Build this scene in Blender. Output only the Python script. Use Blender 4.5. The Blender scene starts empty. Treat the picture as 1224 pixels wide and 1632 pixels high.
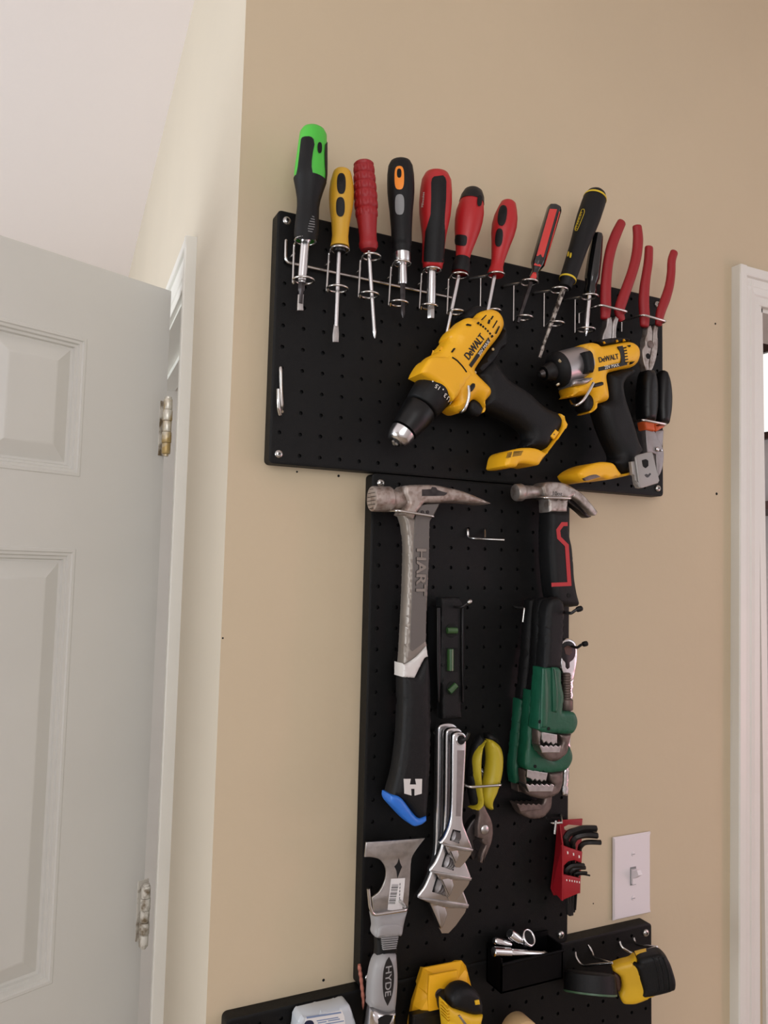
import bpy, bmesh, math, random
from mathutils import Vector as V, Matrix
from mathutils.geometry import delaunay_2d_cdt
random.seed(7)
IN = 0.0254
ZF = 68.0            # floor lies this many inches below the pegboard datum
sc = bpy.context.scene
COL = sc.collection
PI = math.pi

# ------------------------------------------------------------------ camera
F = 1243.3647        # focal length in pixels of the 1224 x 1632 frame
RC = ((0.9003498, -0.4345203, 0.0237139), (0.0548236, 0.0592005, -0.9967395), (0.4316996, 0.8987143, 0.0771231))
def W(x, y, z):      # inches on the pegboard datum -> metres in the world
    return V((x*IN, y*IN, (z+ZF)*IN))
CAM = W(-10.853682, -33.795375, -5.243902)
cd = bpy.data.cameras.new('camera'); cam = bpy.data.objects.new('camera', cd); COL.objects.link(cam)
cd.sensor_fit = 'HORIZONTAL'; cd.sensor_width = 36.0; cd.lens = F*36/1224; cd.clip_start = 0.02
cam.matrix_world = Matrix(((RC[0][0], -RC[1][0], -RC[2][0], CAM.x), (RC[0][1], -RC[1][1], -RC[2][1], CAM.y),
                           (RC[0][2], -RC[1][2], -RC[2][2], CAM.z), (0, 0, 0, 1)))
sc.camera = cam
sc.view_settings.view_transform = 'Standard'; sc.view_settings.look = 'None'
sc.view_settings.gamma = 1.0; sc.view_settings.use_curve_mapping = False
sc.view_settings.exposure = -0.08

# ------------------------------------------------------------------ world + daylight through the windows
wd = bpy.data.worlds.new('sky'); sc.world = wd; wd.use_nodes = True
bg = wd.node_tree.nodes['Background']; bg.inputs[0].default_value = (0.75, 0.85, 1.0, 1); bg.inputs[1].default_value = 1.0
def area(name, loc, target, sx, sy, power, col):
    l = bpy.data.lights.new(name, 'AREA'); l.shape = 'RECTANGLE'; l.size = sx; l.size_y = sy; l.energy = power; l.color = col
    o = bpy.data.objects.new(name, l); COL.objects.link(o); o.location = loc
    o.rotation_euler = (V(target)-V(loc)).to_track_quat('-Z', 'Y').to_euler()
    return o
LL = area('daylight_left_window', (-3.05, 0.55, 1.40), (0.0, 0.55, 2.50), 3.0, 1.4, 94, (0.88, 0.94, 1.0))
LB = area('daylight_rear_window', (-0.75, -2.42, 2.02), (-0.1, 0.0, 2.10), 1.6, 1.2, 20, (1.0, 0.98, 0.95))
LW = area('daylight_right_window', (2.25, -1.45, 1.80), (-0.3, -0.6, 1.45), 1.2, 1.3, 4.5, (1.0, 0.94, 0.92))
LP = area('pink_lamp_glow', (1.75, -0.95, 1.25), (0.6, 0.0, 1.2), 0.12, 0.5, 2.2, (1.0, 0.28, 0.36))
LN = area('daylight_next_room', (1.75, 1.45, 1.9), (0.95, 0.0, 1.3), 0.5, 1.0, 3, (1.0, 0.82, 0.86))

# ------------------------------------------------------------------ materials
def lin(c):
    return tuple((x/12.92 if x <= 0.04045 else ((x+0.055)/1.055)**2.4) for x in (v/255.0 for v in c))
MATS = {}
def mat(name, rgb, rough=0.5, metal=0.0, bump=0.0, bscale=300.0, mott=0.0, mscale=40.0, dark=None, coat=0.0, spec=0.5, trans=0.0):
    if name in MATS: return MATS[name]
    m = bpy.data.materials.new(name); m.use_nodes = True; nt = m.node_tree; b = nt.nodes['Principled BSDF']
    c = lin(rgb); b.inputs['Base Color'].default_value = (*c, 1); b.inputs['Roughness'].default_value = rough
    b.inputs['Metallic'].default_value = metal; b.inputs['Specular IOR Level'].default_value = spec
    b.inputs['Coat Weight'].default_value = coat; b.inputs['Transmission Weight'].default_value = trans
    tc = nt.nodes.new('ShaderNodeTexCoord')
    no = nt.nodes.new('ShaderNodeTexNoise'); no.inputs['Scale'].default_value = mscale; no.inputs['Detail'].default_value = 6
    nt.links.new(tc.outputs['Object'], no.inputs['Vector'])
    if mott > 0 or dark is not None:
        ramp = nt.nodes.new('ShaderNodeValToRGB')
        d = lin(dark) if dark is not None else tuple(x*(1-mott) for x in c)
        ramp.color_ramp.elements[0].position = 0.36; ramp.color_ramp.elements[1].position = 0.56
        ramp.color_ramp.elements[0].color = (*d, 1); ramp.color_ramp.elements[1].color = (*c, 1)
        nt.links.new(no.outputs['Fac'], ramp.inputs['Fac']); nt.links.new(ramp.outputs['Color'], b.inputs['Base Color'])
    rr = nt.nodes.new('ShaderNodeMapRange'); rr.inputs['To Min'].default_value = max(0.02, rough-0.06); rr.inputs['To Max'].default_value = min(1, rough+0.06)
    nt.links.new(no.outputs['Fac'], rr.inputs['Value']); nt.links.new(rr.outputs['Result'], b.inputs['Roughness'])
    if bump > 0:
        n2 = nt.nodes.new('ShaderNodeTexNoise'); n2.inputs['Scale'].default_value = bscale; n2.inputs['Detail'].default_value = 3
        nt.links.new(tc.outputs['Object'], n2.inputs['Vector'])
        bp = nt.nodes.new('ShaderNodeBump'); bp.inputs['Strength'].default_value = bump; bp.inputs['Distance'].default_value = 0.002
        nt.links.new(n2.outputs['Fac'], bp.inputs['Height']); nt.links.new(bp.outputs['Normal'], b.inputs['Normal'])
    MATS[name] = m; return m
def M(n): return MATS[n]
def glow(name, rgb, st):
    m = mat(name, rgb, 0.5); b = m.node_tree.nodes['Principled BSDF']; b.inputs['Emission Color'].default_value = (*lin(rgb), 1); b.inputs['Emission Strength'].default_value = st
glow('window_daylight', (248, 250, 246), 1.0)
mat('wall_paint', (201, 184, 155), 0.75, bump=0.12, bscale=90, mott=0.03, mscale=3)
mat('wall_paint_lit', (206, 195, 176), 0.7, bump=0.10, bscale=90, mott=0.03, mscale=3)  # wall paint again, kept lighter: the side wall's stronger light in its colour
mat('ceiling_paint', (248, 240, 239), 0.85, bump=0.10, bscale=120)
mat('floor_wood', (158, 140, 118), 0.5, mott=0.25, mscale=8)
mat('trim_white', (226, 224, 216), 0.38, bump=0.06, bscale=60, mott=0.02, mscale=10)
mat('door_white', (214, 213, 208), 0.42, bump=0.05, bscale=60, mott=0.02, mscale=6)
mat('board_black', (11, 11, 11), 0.52, bump=0.2, bscale=900, mott=0.15, mscale=60, spec=0.22)
mat('hole_black', (4, 4, 4), 0.9)
mat('screw_zinc', (190, 188, 184), 0.28, 1.0, bump=0.05)
mat('wire_zinc', (205, 203, 200), 0.22, 1.0)
mat('wire_dark', (52, 50, 50), 0.4, 0.6)
mat('rubber_black', (15, 15, 16), 0.55, bump=0.15, bscale=700, spec=0.28)
mat('plastic_black', (11, 11, 12), 0.38, spec=0.35)
mat('gloss_black', (10, 10, 11), 0.12, coat=0.5)
mat('steel', (190, 188, 186), 0.32, 1.0, bump=0.06, bscale=400, mott=0.15, mscale=120)
mat('steel_worn', (176, 168, 162), 0.42, 0.75, bump=0.12, bscale=300, dark=(138, 126, 118), mscale=110)
mat('steel_grey', (150, 143, 142), 0.42, 0.7, bump=0.06, bscale=400, mott=0.12, mscale=90)
mat('steel_painted', (186, 180, 172), 0.4, 0.8, bump=0.1, dark=(60, 52, 46), mscale=160)
mat('steel_dark', (74, 70, 70), 0.35, 0.9, mott=0.3, mscale=120)
mat('steel_brown', (120, 106, 100), 0.42, 0.7, mott=0.35, mscale=90)
mat('chrome', (226, 225, 226), 0.13, 1.0)
mat('chrome_satin', (214, 213, 214), 0.24, 1.0)
mat('green_lime', (74, 188, 62), 0.42)
mat('yellow_ochre', (206, 158, 40), 0.45, bump=0.1, bscale=900)
mat('red_plastic', (176, 28, 32), 0.42)
mat('red_dark', (150, 20, 28), 0.5, bump=0.12, bscale=500)
mat('red_acetate', (205, 50, 44), 0.15, coat=0.6)
mat('orange', (240, 138, 28), 0.4)
mat('grey_pad', (128, 128, 128), 0.5)
mat('tool_yellow', (238, 176, 26), 0.42, bump=0.08, bscale=900)
mat('silver_cast', (170, 166, 166), 0.34, 0.85, bump=0.08, bscale=500)
mat('white_print', (225, 220, 212), 0.5)
mat('black_print', (14, 12, 12), 0.5)
mat('yellow_print', (214, 184, 40), 0.5)
mat('hammer_grey', (140, 132, 124), 0.42, 0.55, bump=0.08, bscale=400, mott=0.1, mscale=60)
mat('hammer_panel', (104, 99, 95), 0.5, 0.35, bump=0.08, bscale=600)
mat('hammer_head', (172, 160, 152), 0.45, 0.6, bump=0.2, bscale=250, dark=(136, 118, 108), mscale=130)
mat('white_plastic', (212, 208, 204), 0.45)
mat('blue_plastic', (44, 112, 206), 0.42)
mat('green_vial', (50, 84, 46), 0.15, coat=0.6)
mat('pipe_green', (15, 82, 58), 0.42, bump=0.1, bscale=300, mott=0.12, mscale=60)
mat('yellow_grip', (184, 166, 38), 0.42)
mat('bracket_grey', (150, 146, 142), 0.45, 0.5)
mat('orange_collar', (214, 92, 40), 0.45)
mat('scraper_grey', (150, 148, 148), 0.5)
mat('label_white', (222, 220, 218), 0.6)
mat('copper', (176, 112, 96), 0.4, 0.4, bump=0.3, bscale=300)
mat('clear_case', (188, 194, 200), 0.25, coat=0.4)
mat('case_label', (120, 138, 170), 0.4)
mat('green_rim', (62, 92, 66), 0.4)
mat('tan_tape', (196, 166, 120), 0.6)
mat('tape_yellow', (222, 176, 34), 0.42)
mat('switch_white', (226, 218, 220), 0.35)
mat('brass', (186, 160, 106), 0.4, 0.5, dark=(226, 222, 210), mscale=45)
mat('hinge_paint', (222, 218, 208), 0.45, 0.1, dark=(120, 104, 80), mscale=70)
mat('key_black', (34, 31, 30), 0.42, 0.5)
mat('bin_black', (5, 5, 6), 0.5, spec=0.12)
mat('red_holder', (152, 18, 30), 0.4)
mat('navy', (16, 24, 58), 0.6)
mat('plaster', (226, 220, 206), 0.8)
mat('shelf_brown', (70, 44, 34), 0.5)

# ------------------------------------------------------------------ geometry helpers
def crop(x0, y0, s): return lambda x, y: (x0+x/s, y0+y/s)
A = crop(420, 180, 4.08); B = crop(680, 240, 4.08); Cc = crop(840, 320, 4.704); D = crop(600, 470, 3.825); E = crop(840, 520, 5.1)
Fc = crop(560, 740, 4.662); G = crop(800, 740, 6.11); H = crop(780, 930, 4.186); I = crop(560, 1020, 4.662); J = crop(540, 1300, 4.371)
K = crop(780, 1280, 3.948); Mm = crop(610, 480, 5.829); N = crop(850, 530, 6.8); O = crop(780, 1450, 10.2); Q = crop(880, 1450, 5.829)
S = crop(860, 1290, 8.59); Ww = crop(650, 1140, 6.276); X = crop(900, 560, 6.8); Y = crop(640, 1480, 4.708); Z = crop(450, 1520, 6.12)
PX = crop(0, 0, 1); L2 = crop(420, 540, 5.564)
def ray(px, py):
    a, b = (px-612)/F, (py-816)/F
    return V((RC[0][0]*a+RC[1][0]*b+RC[2][0], RC[0][1]*a+RC[1][1]*b+RC[2][1], RC[0][2]*a+RC[1][2]*b+RC[2][2]))
def depth(P): return (P-CAM).dot(V(RC[2]))
def mpp(P): return depth(P)/F
class Plane:
    """a measured plane: origin, right and up; its normal faces the room"""
    def __init__(s, o, right, up):
        s.o = V(o); s.r = V(right).normalized(); s.u = V(up).normalized(); s.n = s.r.cross(s.u).normalized()
    def uv(s, px, py, w):
        e = ray(px, py); o = s.o+s.n*w; t = (o-CAM).dot(s.n)/e.dot(s.n); P = CAM+e*t-s.o
        return (P.dot(s.r), P.dot(s.u))
    def p(s, u, v, w): return s.o+s.r*u+s.u*v+s.n*w
BOARD = Plane((0, 0, 0), (1, 0, 0), (0, 0, 1))
def at(px, py, d): return BOARD.p(*BOARD.uv(px, py, d), d)
def smooth(pts, n=4, ang=55):
    k = len(pts); P = [V((a, b)) for a, b in pts]; out = []
    def corner(i):
        a = P[i]-P[i-1]; b = P[(i+1) % k]-P[i]
        if a.length < 1e-6 or b.length < 1e-6: return True
        return a.angle(b) > math.radians(ang)
    cs = [corner(i) for i in range(k)]
    for i in range(k):
        p0, p1, p2, p3 = P[i-1], P[i], P[(i+1) % k], P[(i+2) % k]; L = (p2-p1).length
        def tan(a, b, c, iscorner):
            if iscorner: return p2-p1
            t = (c-a)*0.5
            return t*(min(1.0, L/t.length)) if t.length > 1e-9 else t
        m1 = tan(p0, p1, p2, cs[i]); m2 = tan(p1, p2, p3, cs[(i+1) % k])
        for j in range(n):
            t = j/n; t2 = t*t; t3 = t2*t
            q = p1*(2*t3-3*t2+1)+m1*(t3-2*t2+t)+p2*(-2*t3+3*t2)+m2*(t3-t2); out.append((q.x, q.y))
    return out
def inset(pts, r):
    k = len(pts); out = []
    for i in range(k):
        a = V(pts[i-1]); b = V(pts[i]); c = V(pts[(i+1) % k]); e1 = b-a; e2 = c-b
        if e1.length < 1e-9: e1 = e2
        if e2.length < 1e-9: e2 = e1
        n1 = V((-e1.y, e1.x)).normalized(); n2 = V((-e2.y, e2.x)).normalized(); m = n1+n2
        if m.length < 1e-6: m = n1
        m.normalize(); q = b+m*(r/max(0.6, m.dot(n1))); out.append((q.x, q.y))
    return out
def sarea(p): return sum(p[i-1][0]*p[i][1]-p[i][0]*p[i-1][1] for i in range(len(p)))/2
class MB:
    def __init__(s): s.v = []; s.f = []
    def add(s, vs, fs):
        o = len(s.v); s.v += [V(x) for x in vs]; s.f += [tuple(i+o for i in f) for f in fs]; return s
    def slab(s, fn, pts, d0, d1, r=0.002, ref=None, pl=None, sm=4, ang=55, steps=3):
        """plate whose outline was measured at offset ref from the plane; edges rounded with radius r"""
        pl = pl or BOARD; ref = d1-r if ref is None else ref
        q = [pl.uv(*fn(a, b), ref) for a, b in pts]
        return s.slab_uv(q, d0, d1, r, pl, sm, ang, steps)
    def slab_uv(s, q, d0, d1, r=0.002, pl=None, sm=4, ang=55, steps=3):
        pl = pl or BOARD
        if sm > 1: q = smooth(q, sm, ang)
        if sarea(q) < 0: q = q[::-1]
        r = min(r, (d1-d0)*0.499)
        if r > 0.0024: return s.pillow(q, d0, d1, r, pl, steps+1)
        rings = []
        for k in range(steps+1):
            a = k/steps*PI/2; rings.append((r*(1-math.sin(a)), d0+r*(1-math.cos(a))))
        rings += [(i, d1-(w-d0)) for i, w in rings[::-1]]
        n = len(q); vs = []; fs = []
        for i, w in rings:
            for u, v in (inset(q, i) if i > 1e-7 else q): vs.append(pl.p(u, v, w))
        for k in range(len(rings)-1):
            for i in range(n):
                j = (i+1) % n; fs.append((k*n+i, k*n+j, (k+1)*n+j, (k+1)*n+i))
        fs.append(tuple(range(n))[::-1]); fs.append(tuple((len(rings)-1)*n+i for i in range(n)))
        return s.add(vs, fs)
    def pillow(s, q, d0, d1, r, pl, steps):
        """rounded solid over an outline: height follows the distance to the rim"""
        segs = [(V(q[i-1]), V(q[i])) for i in range(len(q))]
        def dist(p):
            m = 1e9
            for a, b in segs:
                e = b-a; l2 = e.length_squared; t = 0 if l2 < 1e-14 else max(0.0, min(1.0, (p-a).dot(e)/l2)); dd = (p-a-e*t).length_squared
                if dd < m: m = dd
            return math.sqrt(m)
        pts = [V(p) for p in q]; free = []
        for k in range(1, steps+1):
            o = r*(1-math.cos(k/steps*PI/2))
            for p in inset(q, o):
                p = V(p)
                if dist(p) > o*.94: free.append(p)
        us = [p[0] for p in q]; vs_ = [p[1] for p in q]; g = max(r*.8, .004); u = min(us)+g/2
        def inside(p):
            c = False
            for a, b in segs:
                if (a.y > p.y) != (b.y > p.y) and p.x < (b.x-a.x)*(p.y-a.y)/(b.y-a.y)+a.x: c = not c
            return c
        while u < max(us):
            v = min(vs_)+g/2
            while v < max(vs_):
                p = V((u, v)); v += g
                if inside(p) and dist(p) > r*.25: free.append(p)
            u += g
        free = [p for p in free if inside(p)]
        n = len(pts); res = delaunay_2d_cdt(pts+free, [(i, (i+1) % n) for i in range(n)], [], 1, 1e-7)
        V2, F2 = res[0], res[2]; m = len(V2); vs = []; cnt = {}
        ds = [dist(p) for p in V2]
        for f in F2:
            for i in range(3):
                e = (f[i-1], f[i]); cnt[e] = cnt.get(e, 0)+1
        rim = [e for e in cnt if (e[1], e[0]) not in cnt]; onrim = set(i for e in rim for i in e)
        hh = []
        for i, dd in enumerate(ds):
            x = 0.0 if i in onrim else min(1.0, dd/r); hh.append(r*(1-math.sqrt(max(0.0, 1-(1-x)**2))))
        for i, p in enumerate(V2): vs.append(pl.p(p.x, p.y, d1-hh[i]))
        for i, p in enumerate(V2): vs.append(pl.p(p.x, p.y, d0+hh[i]))
        fs = [tuple(f) for f in F2]+[tuple(i+m for i in f)[::-1] for f in F2]+[(b, a, a+m, b+m) for a, b in rim]
        return s.add(vs, fs)
    def box(s, lo, hi, fr=None):
        x0, y0, z0 = lo; x1, y1, z1 = hi
        vs = [(x0, y0, z0), (x1, y0, z0), (x1, y1, z0), (x0, y1, z0), (x0, y0, z1), (x1, y0, z1), (x1, y1, z1), (x0, y1, z1)]
        if fr: vs = [fr(*p) for p in vs]
        return s.add(vs, [(0, 3, 2, 1), (4, 5, 6, 7), (0, 1, 5, 4), (1, 2, 6, 5), (2, 3, 7, 6), (3, 0, 4, 7)])
    def tube(s, path, r, n=8, closed=False, cap=True, flat=None):
        """tube along 3-D points; r a number or one radius per point; flat=(direction, factor) squashes it"""
        P = [V(p) for p in path]; k = len(P); rs = r if isinstance(r, (list, tuple)) else [r]*k; vs = []; fs = []; up = None
        for i in range(k):
            if closed: t = P[(i+1) % k]-P[i-1]
            else: t = P[min(k-1, i+1)]-P[max(0, i-1)]
            t = t.normalized() if t.length > 1e-9 else V((0, 0, 1))
            if up is None: up = t.orthogonal().normalized()
            up = (up-t*up.dot(t)).normalized(); bi = t.cross(up)
            for j in range(n):
                a = 2*PI*j/n; o = up*math.cos(a)*rs[i]+bi*math.sin(a)*rs[i]
                if flat: fd = flat[0]; o = o-fd*o.dot(fd)*(1-flat[1])
                vs.append(P[i]+o)
        m = k if closed else k-1
        for i in range(m):
            for j in range(n):
                a = i*n+j; b = i*n+(j+1) % n; c = ((i+1) % k)*n+(j+1) % n; d = ((i+1) % k)*n+j; fs.append((a, b, c, d))
        if cap and not closed: fs.append(tuple(range(n))[::-1]); fs.append(tuple((k-1)*n+j for j in range(n)))
        return s.add(vs, fs)
    def lathe(s, L, i0=0, i1=None, grow=0.0, n=28, cs=None):
        return s.rings(L.secs(i0, i1), L.w, grow, n, cs)
    def rings(s, secs, w, grow=0.0, n=28, cs=None):
        e1 = (CAM-secs[0][0]); e1 = (e1-w*e1.dot(w)).normalized(); e2 = w.cross(e1); vs = []; fs = []; k = len(secs)
        for q, (P, r) in enumerate(secs):
            for j in range(n):
                a = 2*PI*j/n; m = cs(a, q) if cs else 1.0
                vs.append(P+(e1*math.cos(a)+e2*math.sin(a))*(r+grow)*m)
        for i in range(k-1):
            for j in range(n): fs.append((i*n+j, i*n+(j+1) % n, (i+1)*n+(j+1) % n, (i+1)*n+j))
        fs.append(tuple(range(n))[::-1]); fs.append(tuple((k-1)*n+j for j in range(n)))
        return s.add(vs, fs)
    def conform(s, surf, rows, off=0.0006, n=8, deep=0.0015):
        """thin pad following surf(px,py,off); rows = ((xl,yl),(xr,yr)) in frame pixels"""
        vs = []; fs = []; k = len(rows)
        for o in (off, -deep):
            for (a, b), (c, d) in rows:
                for j in range(n+1):
                    t = j/n; vs.append(surf(a+(c-a)*t, b+(d-b)*t, o))
        m = n+1; h = k*m
        for i in range(k-1):
            for j in range(n):
                a = i*m+j; fs.append((a, a+m, a+m+1, a+1)); fs.append((h+a, h+a+1, h+a+m+1, h+a+m))
        bd = [j for j in range(m)]+[i*m+n for i in range(1, k)]+[(k-1)*m+j for j in range(n-1, -1, -1)]+[i*m for i in range(k-2, 0, -1)]
        for i in range(len(bd)): a = bd[i-1]; b = bd[i]; fs.append((a, b, h+b, h+a))
        return s.add(vs, fs)
def erows(fn, cx, cy, rx, ry, ang=0, k=10, sq=2.6):
    """rows of a rounded pad (superellipse) measured in a crop; ang tilts its long axis in degrees"""
    a = math.radians(ang); ca, sa = math.cos(a), math.sin(a); out = []
    for i in range(k+1):
        t = -math.cos(PI*i/k); w = (max(0.0, 1-abs(t)**sq))**(1/sq); w = max(w, 0.04); y = t*ry; x = rx*w
        out.append((fn(cx-x*ca-y*sa*-1*-1, cy-x*sa+y*ca), fn(cx+x*ca-y*sa, cy+x*sa+y*ca)))
    return out
class Lathe:
    def __init__(s, fn, secs, d, k=1.0, dend=None, scale=None):
        px = [fn(a, b) for a, b, _ in secs]; q = fn(1, 0)[0]-fn(0, 0)[0]
        n = len(secs); s.P = [at(x, y, d if dend is None else d+(dend-d)*i/(n-1)) for i, (x, y) in enumerate(px)]
        s.r = [h*q*mpp(P)*k for (_, _, h), P in zip(secs, s.P)]
        a0, a1 = s.P[0], s.P[-1]; s.w = (a1-a0).normalized(); s.o = a0
        s.P = [a0+s.w*(P-a0).dot(s.w) for P in s.P]
    def secs(s, i0=0, i1=None): return list(zip(s.P, s.r))[i0:i1]
    def rad(s, t):
        ts = [(P-s.o).dot(s.w) for P in s.P]
        if t <= ts[0]: return s.r[0]
        for i in range(len(ts)-1):
            if t <= ts[i+1]:
                f = (t-ts[i])/max(1e-9, ts[i+1]-ts[i]); return s.r[i]+(s.r[i+1]-s.r[i])*f
        return s.r[-1]
    def surf(s, px, py, off=0.0):
        e = ray(px, py).normalized(); w0 = CAM-s.o; b = e.dot(s.w); d = e.dot(w0); f = s.w.dot(w0); den = 1-b*b
        tr = (b*f-d)/den; ta = (f-b*d)/den; Pr = CAM+e*tr; Pa = s.o+s.w*ta; dl = (Pr-Pa).length; r = s.rad(ta)+off
        sn = math.sqrt(den); P = None
        for it in range(8):
            if dl < r*0.985: P = Pr-e*(math.sqrt(r*r-dl*dl)/sn)
            else: P = Pa+(Pr-Pa).normalized()*r
            r2 = s.rad((P-s.o).dot(s.w))+off
            if abs(r2-r) < 1e-6: break
            r = r*.3+r2*.7
        return P
def flat(d):
    return lambda px, py, off=0.0: at(px, py, d+off)
def obj(name, mb, m, parent=None, smooth_ang=35):
    me = bpy.data.meshes.new(name); org = V(parent_origin(parent)); me.from_pydata([v-org for v in mb.v], [], mb.f)
    me.materials.append(M(m) if isinstance(m, str) else m)
    if smooth_ang:
        for p in me.polygons: p.use_smooth = True
        me.set_sharp_from_angle(angle=math.radians(smooth_ang))
    me.validate(); o = bpy.data.objects.new(name, me); COL.objects.link(o)
    if parent is not None: o.parent = parent
    return o
ORG = {}
def parent_origin(p):
    while p is not None:
        if p.name in ORG: return ORG[p.name]
        p = p.parent
    return (0, 0, 0)
def thing(name, label, cat, base, group=None):
    o = bpy.data.objects.new(name, None); COL.objects.link(o); o.location = V(base); ORG[o.name] = V(base)
    o.empty_display_size = 0.01; o['label'] = label; o['category'] = cat
    if group: o['group'] = group
    return o
def struct(name, mb, m, sa=35):
    o = obj(name, mb, m, None, sa); o['kind'] = 'structure'; return o
def single(name, label, cat, mb, m, group=None):
    o = obj(name, mb, m); o['label'] = label; o['category'] = cat
    if group: o['group'] = group
    return o
def text(name, s, P0, right, up, width, height, m, parent, ext=0.0002, bold=0.0, shear=0.0, heavy=0.0):
    cu = bpy.data.curves.new(name, 'FONT'); cu.body = s; cu.size = 1; cu.offset = bold; cu.shear = shear
    t = bpy.data.objects.new(name, cu); COL.objects.link(t); bpy.context.view_layer.update()
    me = bpy.data.meshes.new_from_object(t.evaluated_get(bpy.context.evaluated_depsgraph_get()))
    bpy.data.objects.remove(t); xs = [v.co.x for v in me.vertices]; ys = [v.co.y for v in me.vertices]
    x0, x1, y0, y1 = min(xs), max(xs), min(ys), max(ys); right = V(right).normalized(); up = V(up); up = (up-right*up.dot(right)).normalized(); nn = right.cross(up)
    mb = MB(); vs = [V(P0)+right*((v.co.x-x0)/(x1-x0)*width)+up*((v.co.y-y0)/(y1-y0)*height)+nn*ext for v in me.vertices]
    fl = [tuple(p.vertices) for p in me.polygons]
    for k_ in ((0,) if not heavy else (-1, 0, 1)): mb.add([v+right*(k_*heavy*height)+nn*(.00002*k_) for v in vs], fl)
    bpy.data.meshes.remove(me)
    return obj(name, mb, m, parent, 0)
def text_px(name, s, fn, p0, p1, ptop, d, m, parent, **k):
    """lettering on a plane parallel to the board: baseline p0->p1, ptop above p0"""
    a, b, c = at(*fn(*p0), d), at(*fn(*p1), d), at(*fn(*ptop), d); r = (b-a); u = c-a; u = u-r.normalized()*u.dot(r.normalized())
    return text(name, s, a, r, u, r.length, u.length, m, parent, **k)
def wire(pts, r=0.0016, n=8, sub=5):
    """smooth open wire through 3-D points"""
    P = [V(p) for p in pts]; out = []
    for i in range(len(P)-1):
        p0 = P[max(0, i-1)]; p1 = P[i]; p2 = P[i+1]; p3 = P[min(len(P)-1, i+2)]; L = (p2-p1).length
        def lim(t): return t*min(1.0, 0.8*L/t.length) if t.length > 1e-9 else t
        m1 = lim((p2-p0)*0.5); m2 = lim((p3-p1)*0.5)
        for j in range(sub):
            t = j/sub; t2 = t*t; t3 = t2*t
            out.append(p1*(2*t3-3*t2+1)+m1*(t3-2*t2+t)+p2*(-2*t3+3*t2)+m2*(t3-t2))
    out.append(P[-1]); return MB().tube(out, r, n)
def bend(pts, r=0.0016, n=8, rad=0.004):
    """wire with straight runs and short rounded corners"""
    P = [V(p) for p in pts]; out = [P[0]]
    for i in range(1, len(P)-1):
        a = P[i-1]-P[i]; b = P[i+1]-P[i]; k = min(rad, a.length*0.45, b.length*0.45); q0 = P[i]+a.normalized()*k; q1 = P[i]+b.normalized()*k
        for j in range(5):
            t = j/4; out.append(q0*(1-t)**2+P[i]*2*t*(1-t)+q1*t*t)
    out.append(P[-1]); return MB().tube(out, r, n)
def ringmb(P, rad, r=0.0014, n=26):
    return MB().tube([P+V((math.cos(2*PI*i/n)*rad, math.sin(2*PI*i/n)*rad, 0)) for i in range(n)], r, 7, True)
def px3(fn, *pts): return [at(*fn(a, b), d) for a, b, d in pts]

# ================================================================== the room
WY = 0.75                                  # wall plane, inches behind the pegboard fronts
CX = -2.12                                 # outside corner of the pegboard wall
SD = V((0.056245, 0.998417, 0)); SN = V((0.998417, -0.056245, 0))     # run of the side wall and its far-side normal
ZB, ZT = -ZF, 34.85
def side(s, off, z):                       # point on the side wall: run s, off in front of it (inches), height z
    return W(CX+SD.x*s-SN.x*off, WY+SD.y*s-SN.y*off, z)
OPX = 32.55; OPT = 12.9                    # doorway in the pegboard wall: left jamb and head
mb = MB(); fw = lambda x, y, z: W(x, y, z)
mb.box((CX, WY, ZB), (CX+8, WY+.02, ZT), fw).box((CX+8, WY, ZB), (OPX, WY+4.5, ZT), fw).box((OPX, WY, OPT), (OPX+30, WY+4.5, ZT), fw).box((OPX+30, WY, ZB), (OPX+62, WY+4.5, ZT), fw)
wall_back = struct('wall_back', mb, 'wall_paint', 0)
mb = MB(); fs_ = lambda s, o, z: side(s, -o, z)
S0, S1, ST = 15.15, 43.6, 12.9             # door opening in the side wall
mb.box((.03, 0.0, ZB), (S0, .02, ZT), fs_).box((6, 0.02, ZB), (S0, 4.5, ZT), fs_).box((S0, 0, ST), (S1, 4.5, ZT), fs_).box((S1, 0, ZB), (150, 4.5, ZT), fs_)
wall_side = struct('wall_side', mb, 'wall_paint_lit', 0)
struct('ceiling', MB().box((-128, -102, ZT), (96, 155, ZT+4), fw), 'ceiling_paint', 0)
struct('floor', MB().box((-128, -102, ZB-4), (96, 155, ZB), fw), 'floor_wood', 0)
def win_wall(name, ax, pos, lo, hi, w0, w1, z0, z1, th, m):
    """wall with one window opening; ax 'x' = wall at constant x, 'y' = at constant y"""
    mb = MB()
    for a, b, c, d in ((lo, w0, ZB, ZT), (w1, hi, ZB, ZT), (w0, w1, ZB, z0), (w0, w1, z1, ZT)):
        if ax == 'x': mb.box((min(pos, pos+th), a, c), (max(pos, pos+th), b, d), fw)
        else: mb.box((a, min(pos, pos+th), c), (b, max(pos, pos+th), d), fw)
    return struct(name, mb, m, 0)
win_wall('wall_left', 'x', -124, -102, 152, -12, 84, -28, 30, -4, 'wall_paint_lit')
win_wall('wall_right', 'x', 92, -102, 152, -86, -30, -26, 28, 4, 'ceiling_paint')
win_wall('wall_rear', 'y', -98, -128, 96, -70, 4, -26, 28, -4, 'ceiling_paint')
struct('wall_far', MB().box((-128, 150, ZB), (96, 154, ZT), fw), 'wall_paint_lit', 0)
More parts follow.
